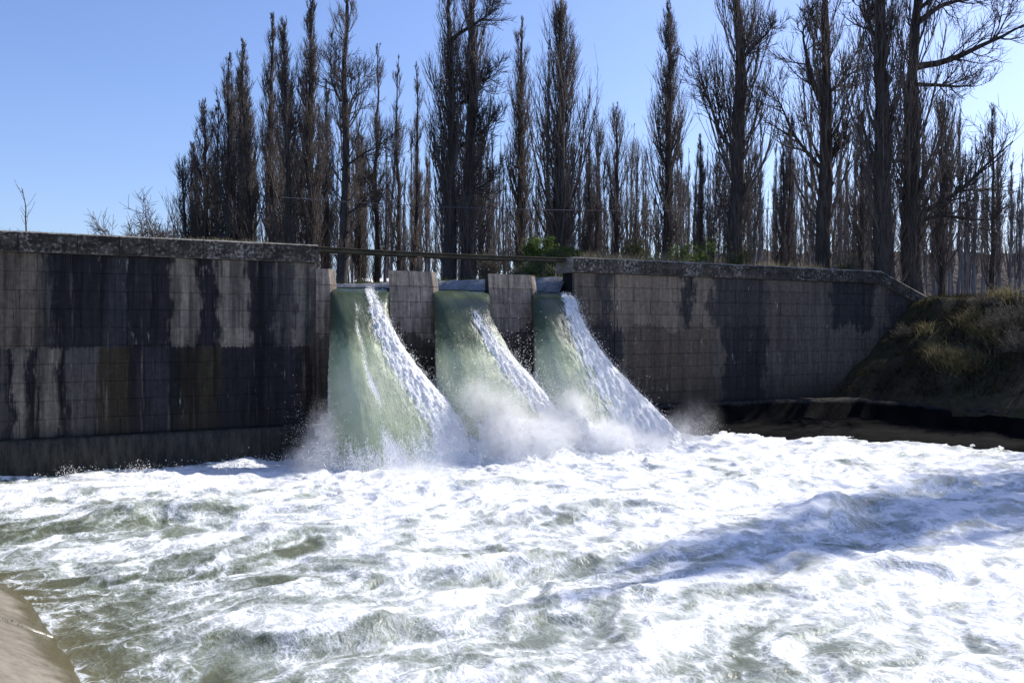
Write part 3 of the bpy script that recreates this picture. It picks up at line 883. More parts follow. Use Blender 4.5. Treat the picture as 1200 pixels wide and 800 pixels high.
# ------------------------------------------------------------------ the pool
def make_pool():
    xs = np.concatenate([np.arange(-9, -1.6, 0.12), np.arange(-1.6, 16, 0.048), np.arange(16, 27.4, 0.08)])
    ys = np.concatenate([np.arange(-46, -19.4, 0.5), np.arange(-19.4, -11, 0.050), np.arange(-11, 0.01, 0.064)])
    X, Y = np.meshgrid(xs, ys)
    # turbulence: warped coordinates
    wx = X + 0.9 * fbm(X * 0.30, Y * 0.30, 101, 3) + 0.28 * fbm(X * 1.1, Y * 1.1, 105, 2)
    wy = Y + 0.9 * fbm(X * 0.30 + 40, Y * 0.30, 102, 3) + 0.28 * fbm(X * 1.1 + 9, Y * 1.1, 106, 2)
    # coordinates turned so that crests lie across the outflow
    a = R(-22)
    fx, fy = wx * math.cos(a) - wy * math.sin(a), wx * math.sin(a) + wy * math.cos(a)
    d_imp = np.hypot((X - np.clip(X, 7.2, 17.0)) / 1.0, (Y + 3.4) / 1.0)
    near = np.exp(-(d_imp / 2.6) ** 2)
    mid = np.exp(-(d_imp / 8.0) ** 2)
    calm = sstep(-0.2, 4.5, X - interp_poly(Y, LEFT_W))
    swell = fbm(fx * 0.26, fy * 0.55, 111, 3)
    r1 = 1 - np.abs(perlin(fx * 0.42, fy * 0.95, 121)) * 2.0
    r2 = 1 - np.abs(perlin(fx * 1.0, fy * 1.9, 122)) * 2.0
    r3 = 1 - np.abs(perlin(fx * 2.3, fy * 3.8, 123)) * 2.0
    bil = np.abs(perlin(wx * 0.9, wy * 0.9, 131)) + 0.5 * np.abs(perlin(wx * 2.1, wy * 2.1, 132)) + 0.25 * np.abs(perlin(wx * 4.6, wy * 4.6, 133))
    bil4 = np.abs(perlin(wx * 8.5, wy * 8.5, 134)) + 0.5 * np.abs(perlin(wx * 15, wy * 15, 135))
    ch = fbm(fx * 3.6, fy * 5.2, 141, 3)
    amp = 0.35 + 0.65 * calm
    Z = 0.15 * amp * swell + 0.065 * amp * (np.clip(r1, 0, 1) ** 1.6) + 0.040 * amp * np.clip(r2, 0, 1) ** 1.6 + 0.018 * amp * np.clip(r3, 0, 1) ** 2
    Z = Z + 0.016 * ch + (0.025 + 0.05 * mid + 0.09 * near) * (bil - 0.45) + (0.006 + 0.008 * near + 0.008 * mid) * (bil4 - 0.4)
    Z = Z - 0.10 * near - 0.10
    # boils where the sheets strike
    for cx, cy, rx, ry, h in ((11.15, -2.6, 0.75, 0.55, 1.45), (11.9, -3.1, 0.9, 0.6, 0.9), (12.8, -3.3, 0.7, 0.6, 0.5), (14.0, -2.8, 0.75, 0.55, 1.15),
                              (15.0, -3.3, 0.9, 0.6, 0.55), (16.5, -3.4, 0.9, 0.5, 0.25)):
        gk = np.exp(-((X - cx) / rx) ** 2 - ((Y - cy) / ry) ** 2)
        Z = Z + gk * h * (0.62 + 0.55 * (bil - 0.3) + 0.16 * (bil4 - 0.4))
    # some rolled standing waves seen in the middle of the pool
    for cx, cy, ln, wdt, hgt, ang in ((3.9, -9.8, 2.6, 0.55, 0.20, 12), (6.2, -12.6, 2.3, 0.6, 0.26, -10), (4.3, -14.4, 2.4, 0.42, 0.20, -14),
                                      (9.6, -10.2, 2.4, 0.5, 0.2, 0), (13.4, -12.3, 1.4, 0.6, 0.34, 8), (14.2, -9.8, 1.5, 0.6, 0.28, -5),
                                      (17.5, -11.4, 1.5, 0.6, 0.36, 5), (2.1, -6.4, 2.8, 0.5, 0.20, 14), (8.4, -6.6, 2.2, 0.5, 0.28, 4), (11.5, -15.3, 2.0, 0.5, 0.22, -6)):
        ca, sa = math.cos(R(ang)), math.sin(R(ang))
        dx, dy = wx - cx, wy - cy
        p, q = (dx * ca + dy * sa) / ln, (-dx * sa + dy * ca) / wdt
        Z = Z + 0.7 * hgt * np.exp(-p ** 2) * (np.exp(-q ** 2) - 0.55 * np.exp(-(q + 1.5) ** 2))
    Z = Z * (0.25 + 0.75 * sstep(-0.6, 0.9, X - interp_poly(Y, LEFT_W)))
    # lowered foam line along the left wall
    lo_s, hi_s = Z - np.roll(Z, 4, 0), 0
    # ---- foam cover
    B = 0.20 + 0.26 * sstep(0.3, 4.5, X) + 0.18 * sstep(3.5, 9.0, X + 0.25 * (Y + 10)) + 0.06 * sstep(8, 13, X)
    B = B + 0.45 * sstep(-5.2, -2.6, Y) * sstep(-4, 2, X)
    B = B + 0.30 * near + 0.20 * mid
    B = B - 0.30 * sstep(-1.1, -0.3, Y) * (1 - sstep(6.0, 7.0, X)) * 1.2
    B = B - 0.24 * (1 - sstep(0, 2.2, X - interp_poly(Y, LEFT_W)))
    big = fbm(fx * 0.22, fy * 0.5, 151, 3)
    md = fbm(fx * 0.8, fy * 1.7, 155, 4)
    lace = (1 - np.abs(fbm(fx * 0.75, fy * 1.3, 161, 3)) * 3.2).clip(0, 1) ** 2.2
    lace2 = (1 - np.abs(fbm(fx * 2.1, fy * 3.4, 165, 3)) * 3.0).clip(0, 1) ** 2
    crest = sstep(0.02, 0.22, Z) * 0.20
    # drawn-out flow lines that leave the foot of the sheets
    rr_ = np.hypot(wx - 11.5, wy - 1.5); th_ = np.arctan2(wx - 11.5, -(wy - 1.5))
    lines = fbm(th_ * 9, rr_ * 0.42, 181, 4, 0.6) * sstep(3, 7, rr_) * (1 - 0.6 * sstep(14, 20, rr_))
    slope = np.gradient(Z, axis=0) / np.gradient(Y, axis=0)
    foam = B + 0.34 * big + 0.40 * md + 0.24 * lace + 0.16 * lace2 + 0.34 * lines + crest - 0.22 * sstep(0.05, 0.45, slope)
    # lapping at the left bank
    lap = np.exp(-((X - interp_poly(Y, LEFT_W) - 0.05 - 0.25 * fbm(Y * 1.5, X, 171, 3)) / 0.14) ** 2) * sstep(-0.1, 0.25, fbm(Y * 0.8, X * 0.8, 175, 3) + 0.15) * (Y < -11.6)
    foam = np.clip(np.maximum(foam, lap * 0.5), 0.0, 0.98)
    me = mesh_np('pool_water', np.stack([X, Y, Z], -1), grid_faces(len(ys), len(xs)))
    attr(me, 'shallow', 0.9 * np.exp(-np.clip(X - interp_poly(Y, LEFT_W) - 0.05, 0, 9) / 0.42))
    attr(me, 'foam', foam); attr(me, 'vein', np.clip(0.35 + md + 0.8 * lace, 0, 1.3) * (1 - near * 0.7))
    tag(link('pool_water', me, M['pool']), kind='structure')
    return xs, ys, Z
PX, PY, PZ = make_pool()
def pool_z(x, y):
    i = np.clip(np.searchsorted(PX, x), 0, len(PX) - 1); j = np.clip(np.searchsorted(PY, y), 0, len(PY) - 1)
    return PZ[j, i]

# ------------------------------------------------------------------ spray
def tetra_cloud(name, P, size, mat):
    P = np.asarray(P); n = len(P)
    base = np.array([(1, 1, 1), (1, -1, -1), (-1, 1, -1), (-1, -1, 1)], float) * 0.577
    q = RNG.normal(size=(n, 4)); q /= np.linalg.norm(q, axis=1)[:, None]
    w_, x, y, z = q.T
    Rm = np.stack([1 - 2 * (y * y + z * z), 2 * (x * y - z * w_), 2 * (x * z + y * w_),
                   2 * (x * y + z * w_), 1 - 2 * (x * x + z * z), 2 * (y * z - x * w_),
                   2 * (x * z - y * w_), 2 * (y * z + x * w_), 1 - 2 * (x * x + y * y)], -1).reshape(n, 3, 3)
    V = np.einsum('nij,kj->nki', Rm, base) * np.asarray(size)[:, None, None] + P[:, None, :]
    f = np.array([(0, 1, 2), (0, 3, 1), (0, 2, 3), (1, 3, 2)])
    F = (np.arange(n)[:, None, None] * 4 + f[None]).reshape(-1, 3)
    return tag(link(name, mesh_np(name, V.reshape(-1, 3), F), mat), kind='stuff')

def make_spray():
    P, Sz = [], []
    def fountain(n, src, spread, vel, vspread, tmax, size):
        s0 = np.array(src) + RNG.normal(size=(n, 3)) * np.array(spread)
        v = np.array(vel) + RNG.normal(size=(n, 3)) * np.array(vspread)
        t = RNG.random(n) ** 0.8 * tmax
        p = s0 + v * t[:, None]; p[:, 2] -= 4.9 * t * t
        ok = p[:, 2] > pool_z(p[:, 0], p[:, 1]) - 0.02
        P.append(p[ok]); Sz.append(size * (0.45 + RNG.random(ok.sum()) ** 3 * 1.3))
    # where neighbouring sheets collide
    fountain(34000, (11.15, -2.5, 0.4), (0.40, 0.45, 0.2), (0.4, -0.8, 4.4), (1.0, 0.8, 1.25), 0.92, 0.010)
    fountain(18000, (12.0, -3.0, 0.2), (0.6, 0.5, 0.2), (0.3, -0.6, 3.2), (1.1, 0.8, 1.2), 0.8, 0.011)
    fountain(22000, (13.95, -2.6, 0.3), (0.40, 0.45, 0.2), (0.3, -0.5, 3.8), (0.85, 0.7, 1.15), 0.92, 0.010)
    fountain(9000, (14.9, -3.1, 0.1), (0.6, 0.5, 0.2), (0.4, -0.6, 2.4), (0.9, 0.8, 1.0), 0.7, 0.011)
    fountain(7000, (6.85, -2.6, 0.1), (0.22, 0.4, 0.15), (-0.55, 0.2, 2.9), (0.4, 0.4, 1.2), 0.75, 0.0075)
    fountain(3000, (17.8, -2.6, 0.1), (0.4, 0.5, 0.15), (1.2, 0.2, 2.0), (0.8, 0.6, 0.8), 0.6, 0.007)
    # row of splashes along the foot of the sheets
    for k in range(60):
        x = RNG.uniform(6.2, 18.2); y = -3.7 + RNG.normal() * 0.55 - 0.02 * (x - 12)
        fountain(160, (x, y, 0.1), (0.10, 0.10, 0.05), (RNG.normal() * 0.4, -0.4, 1.9), (0.4, 0.4, 0.75), 0.5, 0.010)
    # foam edge against the left wall
    for k in range(34):
        x = RNG.uniform(0.3, 6.6); y = -1.6 + RNG.normal() * 0.25
        fountain(90, (x, y, 0.05), (0.12, 0.08, 0.03), (RNG.normal() * 0.4, 0.1, 1.0), (0.35, 0.3, 0.5), 0.35, 0.011)
    # crests all over the pool
    n = 16000
    x = RNG.uniform(0.5, 25, n); y = RNG.uniform(-18.5, -2, n); z = pool_z(x, y)
    keep = (z > 0.12) & (RNG.random(n) < 0.55)
    p = np.stack([x, y, z + RNG.exponential(0.03, n)], -1)[keep]
    P.append(p); Sz.append(0.004 + 0.007 * RNG.random(len(p)))
    # drops torn off the sheets' white streaks
    for (Yf, Zf, S, foam, T) in NS:
        pw = (np.clip(foam - 0.36, 0, 1) ** 1.5 * (T > 0.1) * (T < 0.97)).ravel()
        idx = RNG.choice(len(pw), 4500, p=pw / pw.sum())
        p = np.stack([S.ravel()[idx], Yf.ravel()[idx], Zf.ravel()[idx]], -1)
        p += RNG.normal(size=p.shape) * 0.035 + RNG.exponential(0.7, (len(p), 1)) * np.array([[0.03, -0.08, 0.03]])
        P.append(p); Sz.append(0.006 + 0.013 * RNG.random(len(p)) ** 2)
    P = np.concatenate(P); Sz = np.concatenate(Sz)
    tetra_cloud('spray', P, Sz, M['drops'])
make_spray()

def ico(name):
    import bmesh
    bm = bmesh.new(); bmesh.ops.create_icosphere(bm, subdivisions=3, radius=1.0)
    me = bpy.data.meshes.new(name); bm.to_mesh(me); bm.free()
    return me
MI = ico('mist')
for c, r, dn in (((11.0, -2.4, 0.9), (0.95, 0.8, 1.35), 1.3), ((11.7, -2.6, 0.6), (1.1, 0.85, 1.35), 1.2), ((11.6, -3.2, 0.3), (1.2, 0.9, 1.1), 0.9),
                 ((12.5, -3.2, 0.2), (1.3, 0.9, 1.05), 0.9), ((13.2, -2.9, 0.3), (1.2, 0.9, 1.1), 0.9), ((14.0, -2.6, 0.7), (0.9, 0.8, 1.25), 1.2),
                 ((14.8, -3.4, 0.15), (1.3, 0.9, 0.95), 0.6), ((16.0, -3.5, 0.0), (1.2, 0.8, 0.6), 0.35), ((6.85, -2.3, 0.35), (0.70, 0.75, 1.5), 0.26),
                 ((6.4, -2.5, 0.0), (0.85, 0.8, 0.9), 0.22), ((8.6, -4.0, -0.25), (2.0, 0.7, 0.55), 0.30),
                 ((18.0, -2.5, 0.2), (0.9, 0.8, 0.9), 0.06), ((19.2, -2.0, 0.4), (1.3, 0.8, 1.1), 0.03)):
    o = link('mist', MI, M['mist'])
    o.location = c; o.scale = r; o.color = (dn, dn, dn, 1)
    tag(o, kind='stuff')

# ------------------------------------------------------------------ trees
def tubes(P, Rad, sides):
    """P (N,K,3), Rad (N,K) -> verts, quads"""
    N, K, _ = P.shape
    T = np.gradient(P, axis=1); T /= np.linalg.norm(T, axis=2, keepdims=True) + 1e-9
    ref = np.where((np.abs(T[..., 0:1]) > 0.85), np.array([0, 1.0, 0]), np.array([1.0, 0, 0]))
    n1 = np.cross(T, ref); n1 /= np.linalg.norm(n1, axis=2, keepdims=True) + 1e-9
    n2 = np.cross(T, n1)
    a = np.arange(sides) / sides * 2 * np.pi
    V = P[:, :, None, :] + Rad[:, :, None, None] * (n1[:, :, None, :] * np.cos(a)[None, None, :, None] + n2[:, :, None, :] * np.sin(a)[None, None, :, None])
    base = np.arange(N * K).reshape(N, K)[:, :-1, None] * sides
    j = np.arange(sides); j2 = (j + 1) % sides
    A = base + j; Bq = base + j2
    F = np.stack([A, Bq, Bq + sides, A + sides], -1).reshape(-1, 4)
    return V.reshape(-1, 3), F

class Acc:
    def __init__(self): self.v = []; self.f = []; self.n = 0
    def add(self, V, F):
        self.v.append(V); self.f.append(F + self.n); self.n += len(V)
    def mesh(self, name): return mesh_np(name, np.concatenate(self.v), np.concatenate(self.f))

def grow(rg, P0, D0, L, K, up, wob):
    """N branches from P0 with direction D0 that bend towards vertical"""
    N = len(P0)
    P = np.zeros((N, K, 3)); P[:, 0] = P0
    D = D0 / np.linalg.norm(D0, axis=1, keepdims=True)
    for k in range(1, K):
        D = D + np.array([0, 0, 1.0]) * np.reshape(up, (-1, 1)) / K + rg.normal(size=(N, 3)) * wob
        D /= np.linalg.norm(D, axis=1, keepdims=True)
        P[:, k] = P[:, k - 1] + D * (L / (K - 1))[:, None]
    return P

def children_of(rg, P, Rad, n, lo, hi, ang):
    N, K, _ = P.shape
    f = (lo + (hi - lo) * rg.random((N, n))) * (K - 1)
    i = np.minimum(f.astype(int), K - 2); w_ = (f - i)[..., None]
    r = np.arange(N)[:, None]
    p = P[r, i] * (1 - w_) + P[r, i + 1] * w_
    t = P[r, i + 1] - P[r, i]; t /= np.linalg.norm(t, axis=2, keepdims=True) + 1e-9
    q = rg.normal(size=t.shape); q -= (q * t).sum(2, keepdims=True) * t; q /= np.linalg.norm(q, axis=2, keepdims=True) + 1e-9
    a = ang * (0.6 + 0.8 * rg.random((N, n, 1)))
    d = t * np.cos(a) + q * np.sin(a)
    rr = Rad[r, i]
    return p.reshape(-1, 3), d.reshape(-1, 3), rr.reshape(-1), (f / (K - 1)).reshape(-1)

def poplar_meshes(seed, H, rad, reach, n1=110, n2=7, n3=4, lo=0.05, lean=(0, 0), twig=0.0095, open_=0.0, n0=0, low=1.0, ang0=0.62, stems=None, upk=1.0):
    """tall narrow tree: straight trunk, steep limbs hugging it, brooms of twigs. stems: further trunks as (dx, dy, height, radius)"""
    rg = np.random.default_rng(seed)
    tr, cr = Acc(), Acc()
    allst = [(0, 0, H, rad)] + (stems or [])
    for si, (dx, dy, h, r0) in enumerate(allst):
        K = 26
        z = np.linspace(0, 1, K)
        wob = np.cumsum(rg.normal(size=(K, 2)) * 0.0035 * h, axis=0) * 0.6
        P = np.stack([dx + wob[:, 0] + lean[0] * z * h + dx * 0.5 * z, dy + wob[:, 1] + lean[1] * z * h + dy * 0.5 * z, z * h - 0.4], -1)
        rr = r0 * ((1 - z) ** 0.85 * 0.93 + 0.05) * (1 + 0.5 * np.exp(-z * h / 0.5)) * (1 + 0.06 * rg.normal(size=K))
        rr = np.maximum(rr, 0.012)
        P[-1] = P[-2] + (P[-1] - P[-2]) * 0.15; rr[-1] = 0.006; rr[-2] = min(rr[-2], 0.012)
        V, F = tubes(P[None], rr[None], 10)
        V = V + rg.normal(size=V.shape) * 0.012 * r0
        tr.add(V, F)
        m = int(1.1 * n1 * (h / H) * (1 if si == 0 else 0.75))
        u = lo + (0.965 - lo) * rg.random(m) ** 1.0
        i = np.minimum((u * (K - 1)).astype(int), K - 2); fr = (u * (K - 1) - i)[:, None]
        p0 = P[i] * (1 - fr) + P[i + 1] * fr
        az = rg.random(m) * 2 * np.pi
        a0 = ang0 * (0.75 + 0.6 * rg.random(m))
        d0 = np.stack([np.cos(az) * np.sin(a0), np.sin(az) * np.sin(a0), np.cos(a0)], -1)
        env = np.clip((1 - u) * 1.3, 0.05, 1) ** 0.8 * np.clip(0.45 + u * 2.2, 0, 1)
        env = np.where(u < 0.3, env * low, env)
        L = 1.5 * reach / 0.34 * env * (0.45 + 0.75 * rg.random(m))
        L = np.minimum(L, (1 - u) * h * 1.0 + 0.75)
        B = grow(rg, p0, d0, L, 7, (2.3 - 2.4 * open_) * upk, 0.05)
        br = np.minimum(r0 * (1 - u) * 0.30 + 0.012, 0.012 + L * 0.0105)
        Rb = br[:, None] * np.linspace(1, 0.22, 7)[None]
        cr.add(*tubes(B, Rb, 4))
        p, d, r, f = children_of(rg, B, Rb, n2, 0.12, 0.97, 0.50)
        tipk = np.repeat(np.clip((1 - u) * 6, 0.4, 1), n2)
        L2 = (np.repeat(L, n2) * (0.55 - 0.38 * f) * (0.6 + 0.7 * rg.random(len(p))) + 0.22) * tipk
        C = grow(rg, p, d, L2, 4, (1.8 - open_ * 1.3) * upk, 0.06)
        Rc = np.maximum(np.minimum(r * 0.6, 0.02), twig)[:, None] * np.linspace(1, 0.55, 4)[None]
        cr.add(*tubes(C, Rc, 3))
        if n3:
            p, d, r, f = children_of(rg, C, Rc, n3, 0.15, 0.95, 0.45)
            L3 = np.repeat(L2, n3) * 0.5 * (0.5 + 0.8 * rg.random(len(p))) + 0.14 * np.repeat(tipk, n3)
            E = grow(rg, p, d, L3, 2, 1.0, 0.06)
            Re = np.full((len(p), 1), twig) * np.linspace(0.9, 0.5, 2)[None]
            cr.add(*tubes(E, Re, 3))
        if n0:   # shoots on the lower trunk
            u = 0.02 + 0.5 * rg.random(n0); i = np.minimum((u * (K - 1)).astype(int), K - 2); fr = (u * (K - 1) - i)[:, None]
            az = rg.random(n0) * 2 * np.pi
            p0 = P[i] * (1 - fr) + P[i + 1] * fr + np.stack([np.cos(az), np.sin(az), 0 * az], -1) * (r0 * (1 - u) * 0.8)[:, None]
            d0 = np.stack([np.cos(az) * 0.7, np.sin(az) * 0.7, 0 * az + 0.7], -1)
            S = grow(rg, p0, d0, 0.5 + 1.5 * rg.random(n0), 4, 1.2, 0.1)
            cr.add(*tubes(S, np.full((n0, 1), twig * 1.0) * np.linspace(1, 0.5, 4)[None], 3))
    return tr, cr

def limb_mesh(seed, start, d, L, r, up=0.3, n2=16, twig=0.011, droop=0.0):
    rg = np.random.default_rng(seed); a = Acc()
    B = grow(rg, np.array([start], float), np.array([d], float), np.array([L]), 12, up, 0.10)
    Rb = r * np.linspace(1, 0.18, 12)[None]
    a.add(*tubes(B, Rb, 6))
    p, dd, rr, f = children_of(rg, B, Rb, n2, 0.2, 1.0, 0.75)
    L2 = L * (0.46 - 0.26 * f) * (0.5 + 0.9 * rg.random(n2)) + 0.2
    C = grow(rg, p, dd, L2, 7, 0.5, 0.12)
    Rc = np.minimum(rr * 0.55, 0.04)[:, None] * np.linspace(1, 0.25, 7)[None]
    a.add(*tubes(C, Rc, 4))
    p, dd, rr, f = children_of(rg, C, Rc, 7, 0.2, 1.0, 0.6)
    L3 = np.repeat(L2, 7) * 0.42 * (0.5 + 0.9 * rg.random(len(p))) + 0.15
    E = grow(rg, p, dd, L3, 5, 0.5, 0.12)
    Re = np.maximum(np.minimum(rr * 0.5, 0.016), twig)[:, None] * np.linspace(1, 0.5, 5)[None]
    a.add(*tubes(E, Re, 3))
    p, dd, rr, f = children_of(rg, E, Re, 4, 0.2, 0.95, 0.6)
    G = grow(rg, p, dd, np.repeat(L3, 4) * 0.45 + 0.1, 3, 0.4, 0.1)
    a.add(*tubes(G, np.full((len(p), 1), twig) * np.linspace(0.9, 0.5, 3)[None], 3))
    return a.mesh('limb')

def img_dir(right, fwd, up):
    """direction given as sideways / away / up in plan, as seen from the road side of the dam"""
    c, s = math.cos(YAW), math.sin(YAW)
    return (right * c + fwd * s, -right * s + fwd * c, up)

GZ = 5.0
def place_tree(px, fwd, ytop, wpx, reach_px, label, group='big bare poplars behind the dam', seed=0, limbs=(), **kw):
    x, y = at(px, fwd)
    H = zpx(ytop, fwd) - GZ + 0.4
    GB = float(ground_h(np.array([[x]]), np.array([[y]]))[0, 0]) - 0.03
    rad = wpx * fwd / 1050 / 2
    tr, cr = poplar_meshes(seed, H, rad, reach_px * fwd / 1050, **kw)
    o = empty('poplar_tree', (x, y, GB))
    tag(o, label, 'tree', group)
    link('trunk', tr.mesh('trunk'), M['bark'], o)
    link('crown', cr.mesh('crown'), M['twig'], o)
    for j, (yl, d, L, r, up) in enumerate(limbs):
        z = zpx(yl, fwd) - GB
        link('limb', limb_mesh(seed * 7 + j, (0, 0, z), img_dir(*d), L, r, up), M['bark'], o)
    return o

place_tree(243, 52, 112, 9, 14, 'lowest bushy poplar at the open left end of the row', seed=21, n1=84, n2=7, n3=3, open_=0.10, ang0=0.75, low=1.3,
           stems=[(-0.9, 0.3, 9.0, 0.16), (0.5, 0.2, 12.5, 0.17)])
PLUME = place_tree(266, 50, 52, 9, 15, 'slim poplar with pointed plume next to the bushy one at the left end', seed=22, n1=84, n2=7, n3=3, stems=[(0.7, 0.2, 14.8, 0.16)])
FEATHER = place_tree(318, 48, 12, 12, 15, 'poplar with a dense feathered crown, its tip just inside the frame top', seed=23, n1=100, n2=8, n3=3, n0=150, stems=[(-0.9, 0.5, 14.5, 0.15)])
place_tree(362, 46, -12, 15, 18, 'dark twin-stemmed poplar leaning slightly right, left of the forked one', seed=24, n1=110, n2=8, n3=3, n0=200, lean=(0.012, -0.006),
           stems=[(-1.0, 0.3, 15.0, 0.2)])
place_tree(400, 44, -60, 14, 17, 'crooked poplar with wide forking side limbs above the end of the left coping', seed=25, n1=64, n2=8, n3=3, open_=0.12, ang0=0.8, lean=(0.012, -0.006),
           limbs=((150, (0.8, 0.1, 1.0), 3.4, 0.07, 1.1), (200, (0.9, -0.1, 0.8), 3.0, 0.065, 1.0), (120, (-0.7, 0.1, 1.0), 2.8, 0.065, 1.2), (255, (1, 0.2, 0.6), 2.4, 0.065, 0.9)))
place_tree(441, 56, 45, 7, 13, 'slender poplar with a bowed side limb right of the crooked one', seed=26, n1=70, n2=7, n3=3,
           limbs=((215, (-1, 0.2, 0.4), 2.6, 0.08, 1.6),))
place_tree(466, 56, 58, 6, 10, 'left one of the two thin matching poplars before the double trunk', seed=27, n1=64, n2=7, n3=3)
place_tree(485, 57, 64, 6, 10, 'right one of the two thin matching poplars before the double trunk', seed=28, n1=64, n2=7, n3=3)
place_tree(527, 41, -50, 17, 22, 'massive poplar with two parallel trunks and limbs reaching right, above the first bay', seed=29, n1=92, n2=8, n3=3, n0=320,
           stems=[(0.75, -0.35, 19.5, 0.34)],
           limbs=((50, (1, 0.1, 0.55), 2.6, 0.11, 0.5), (110, (1, 0.0, 0.35), 2.4, 0.10, 0.4), (130, (1, -0.2, 0.3), 1.9, 0.09, 0.3),
                  (180, (1, 0.1, 0.5), 2.7, 0.11, 0.5), (235, (1, 0, 0.3), 2.4, 0.10, 0.3)))
place_tree(611, 47, 14, 12, 16, 'well-filled poplar standing over the second bay, its tip under the frame top', seed=30, n1=100, n2=8, n3=3, n0=120)
place_tree(638, 52, 42, 6, 8, 'thin dark poplar pressed against the left side of a thick one', seed=31, n1=50, n2=6, n3=3)
place_tree(655, 43, -8, 19, 25, 'broad dark poplar with a full skirt of brushwood on its right side', seed=32, n1=130, n2=8, n3=3, n0=260, low=1.25)
place_tree(722, 58, 112, 9, 22, 'pale loose poplar with several thin stems over the start of the right wall', seed=33, n1=50, n2=7, n3=3, stems=[(1.5, 0.3, 12, 0.12), (-0.6, 0.6, 13.5, 0.11)])
place_tree(779, 46, -4, 14, 20, 'evenly tapered spire of a poplar left of the first thick trunk by the right wall', seed=34, n1=118, n2=8, n3=3, n0=150)
place_tree(862, 40, -110, 23, 32, 'thick-trunked poplar above the right wall with crown brooms on both sides', seed=35, n1=92, n2=8, n3=3, n0=330,
           limbs=((75, (1, 0.1, 0.7), 2.2, 0.12, 0.3), (180, (-1, 0.2, 1.0), 4.0, 0.11, 0.9)))
place_tree(964, 39, -120, 21, 34, 'straight thick poplar above the right wall with a long limb forking off its left side', seed=36, n1=56, n2=8, n3=3, n0=260, open_=0.15,
           limbs=((125, (-1, -0.1, 1.3), 3.6, 0.15, 1.2), (115, (1, 0.1, 0.9), 2.6, 0.09, 0.5), (200, (-0.8, 0.5, 1.2), 4.2, 0.11, 1.0), (200, (1, 0, 0.9), 1.8, 0.08, 0.5)))
place_tree(1036, 37, -150, 26, 30, 'left and taller of the two huge trunks by the sloping end of the wall', seed=37, n1=80, n2=8, n3=3, n0=420,
           limbs=((60, (-1, 0.2, 1.0), 3.0, 0.10, 0.8),))
place_tree(1070, 38, -140, 25, 34, 'huge trunk with long bare limbs thrown out to the right, by the wall end', seed=38, n1=74, n2=8, n3=3, n0=380,
           limbs=((80, (1, 0.0, 0.22), 5.2, 0.17, 0.3), (30, (1, 0.1, 0.5), 4.2, 0.13, 0.4), (100, (1, -0.2, -0.05), 2.6, 0.10, -0.3), (12, (1, 0.3, 0.2), 4.0, 0.10, 0.5),
                  (255, (1, 0.0, 0.55), 5.2, 0.14, 0.3), (262, (1, -0.3, 0.2), 3.4, 0.09, -0.2)))
place_tree(1163, 60, 108, 7, 13, 'tall thin poplar standing alone above the right bank', seed=39, n1=60, n2=7, n3=3)
place_tree(1010, 50, 120, 9, 20, 'half-hidden brushy poplar between the straight trunk and the huge pair', seed=40, n1=76, n2=7, n3=3)
place_tree(1105, 48, 100, 9, 20, 'brushy poplar close behind the huge pair, under their right limbs', seed=41, n1=80, n2=7, n3=3)

# plantation behind: a few kinds, copied with their parts
def far_kind(seed, H, rad, reach, n1, stems=None):
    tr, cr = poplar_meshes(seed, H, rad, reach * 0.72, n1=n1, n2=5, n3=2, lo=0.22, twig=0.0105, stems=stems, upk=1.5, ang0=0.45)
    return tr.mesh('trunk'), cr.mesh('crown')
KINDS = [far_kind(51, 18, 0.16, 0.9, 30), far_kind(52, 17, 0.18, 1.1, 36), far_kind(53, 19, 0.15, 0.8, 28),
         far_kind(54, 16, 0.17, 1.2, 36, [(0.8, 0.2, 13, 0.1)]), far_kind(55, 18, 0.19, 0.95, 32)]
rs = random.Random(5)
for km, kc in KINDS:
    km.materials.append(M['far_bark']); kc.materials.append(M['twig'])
def copy_tree(src, loc, rz, sc, label, group):
    r = src.copy(); COL.objects.link(r)
    r.location = loc; r.rotation_euler = (0, 0, rz); r.scale = sc
    tag(r, label, 'tree', group)
    for c in list(src.children):
        d = c.copy(); COL.objects.link(d); d.parent = r
    return r
protos = []
def far_tree(px, fwd, ytop, label, group):
    k = rs.randrange(5)
    x, y = at(px, fwd)
    base = float(ground_h(np.array([[x]]), np.array([[y]]))[0, 0]) - 0.05
    H = zpx(ytop, fwd) - base
    h0 = (18, 17, 19, 16, 18)[k]
    s = H / h0
    loc = (x, y, base)
    sc = (s * rs.uniform(0.85, 1.15),) * 2 + (s,)
    rz = rs.uniform(0, 6.28)
    have = next((p for kk, p in protos if kk == k), None)
    if have is None:
        o = empty('poplar_tree', loc); o.rotation_euler = (0, 0, rz); o.scale = sc
        tag(o, label, 'tree', group)
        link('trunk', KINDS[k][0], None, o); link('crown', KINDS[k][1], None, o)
        protos.append((k, o))
    else:
        copy_tree(have, loc, rz, sc, label, group)
MARKS = [(195, 'the left end of the poplar row'), (243, 'the bushy end poplar'), (266, 'the slim plumed end poplar'), (318, 'the dense feathered poplar'), (362, 'the dark leaning poplar'),
         (400, 'the crooked forked poplar'), (441, 'the slender bowed-limb poplar'), (466, 'the thin matching pair'), (527, 'the massive double-trunked poplar'), (611, 'the well-filled poplar over the second bay'),
         (655, 'the broad skirted poplar'), (722, 'the pale loose poplar'), (779, 'the evenly tapered spire'), (862, 'the thick trunk with side brooms'), (964, 'the straight thick trunk'),
         (1036, 'the huge trunk pair'), (1105, 'the brushy poplar by the huge pair'), (1163, 'the lone tall thin poplar')]
NTH = ('first', 'second', 'third', 'fourth', 'fifth', 'sixth', 'seventh', 'eighth', 'ninth', 'tenth', 'eleventh', 'twelfth')
FARN = {}
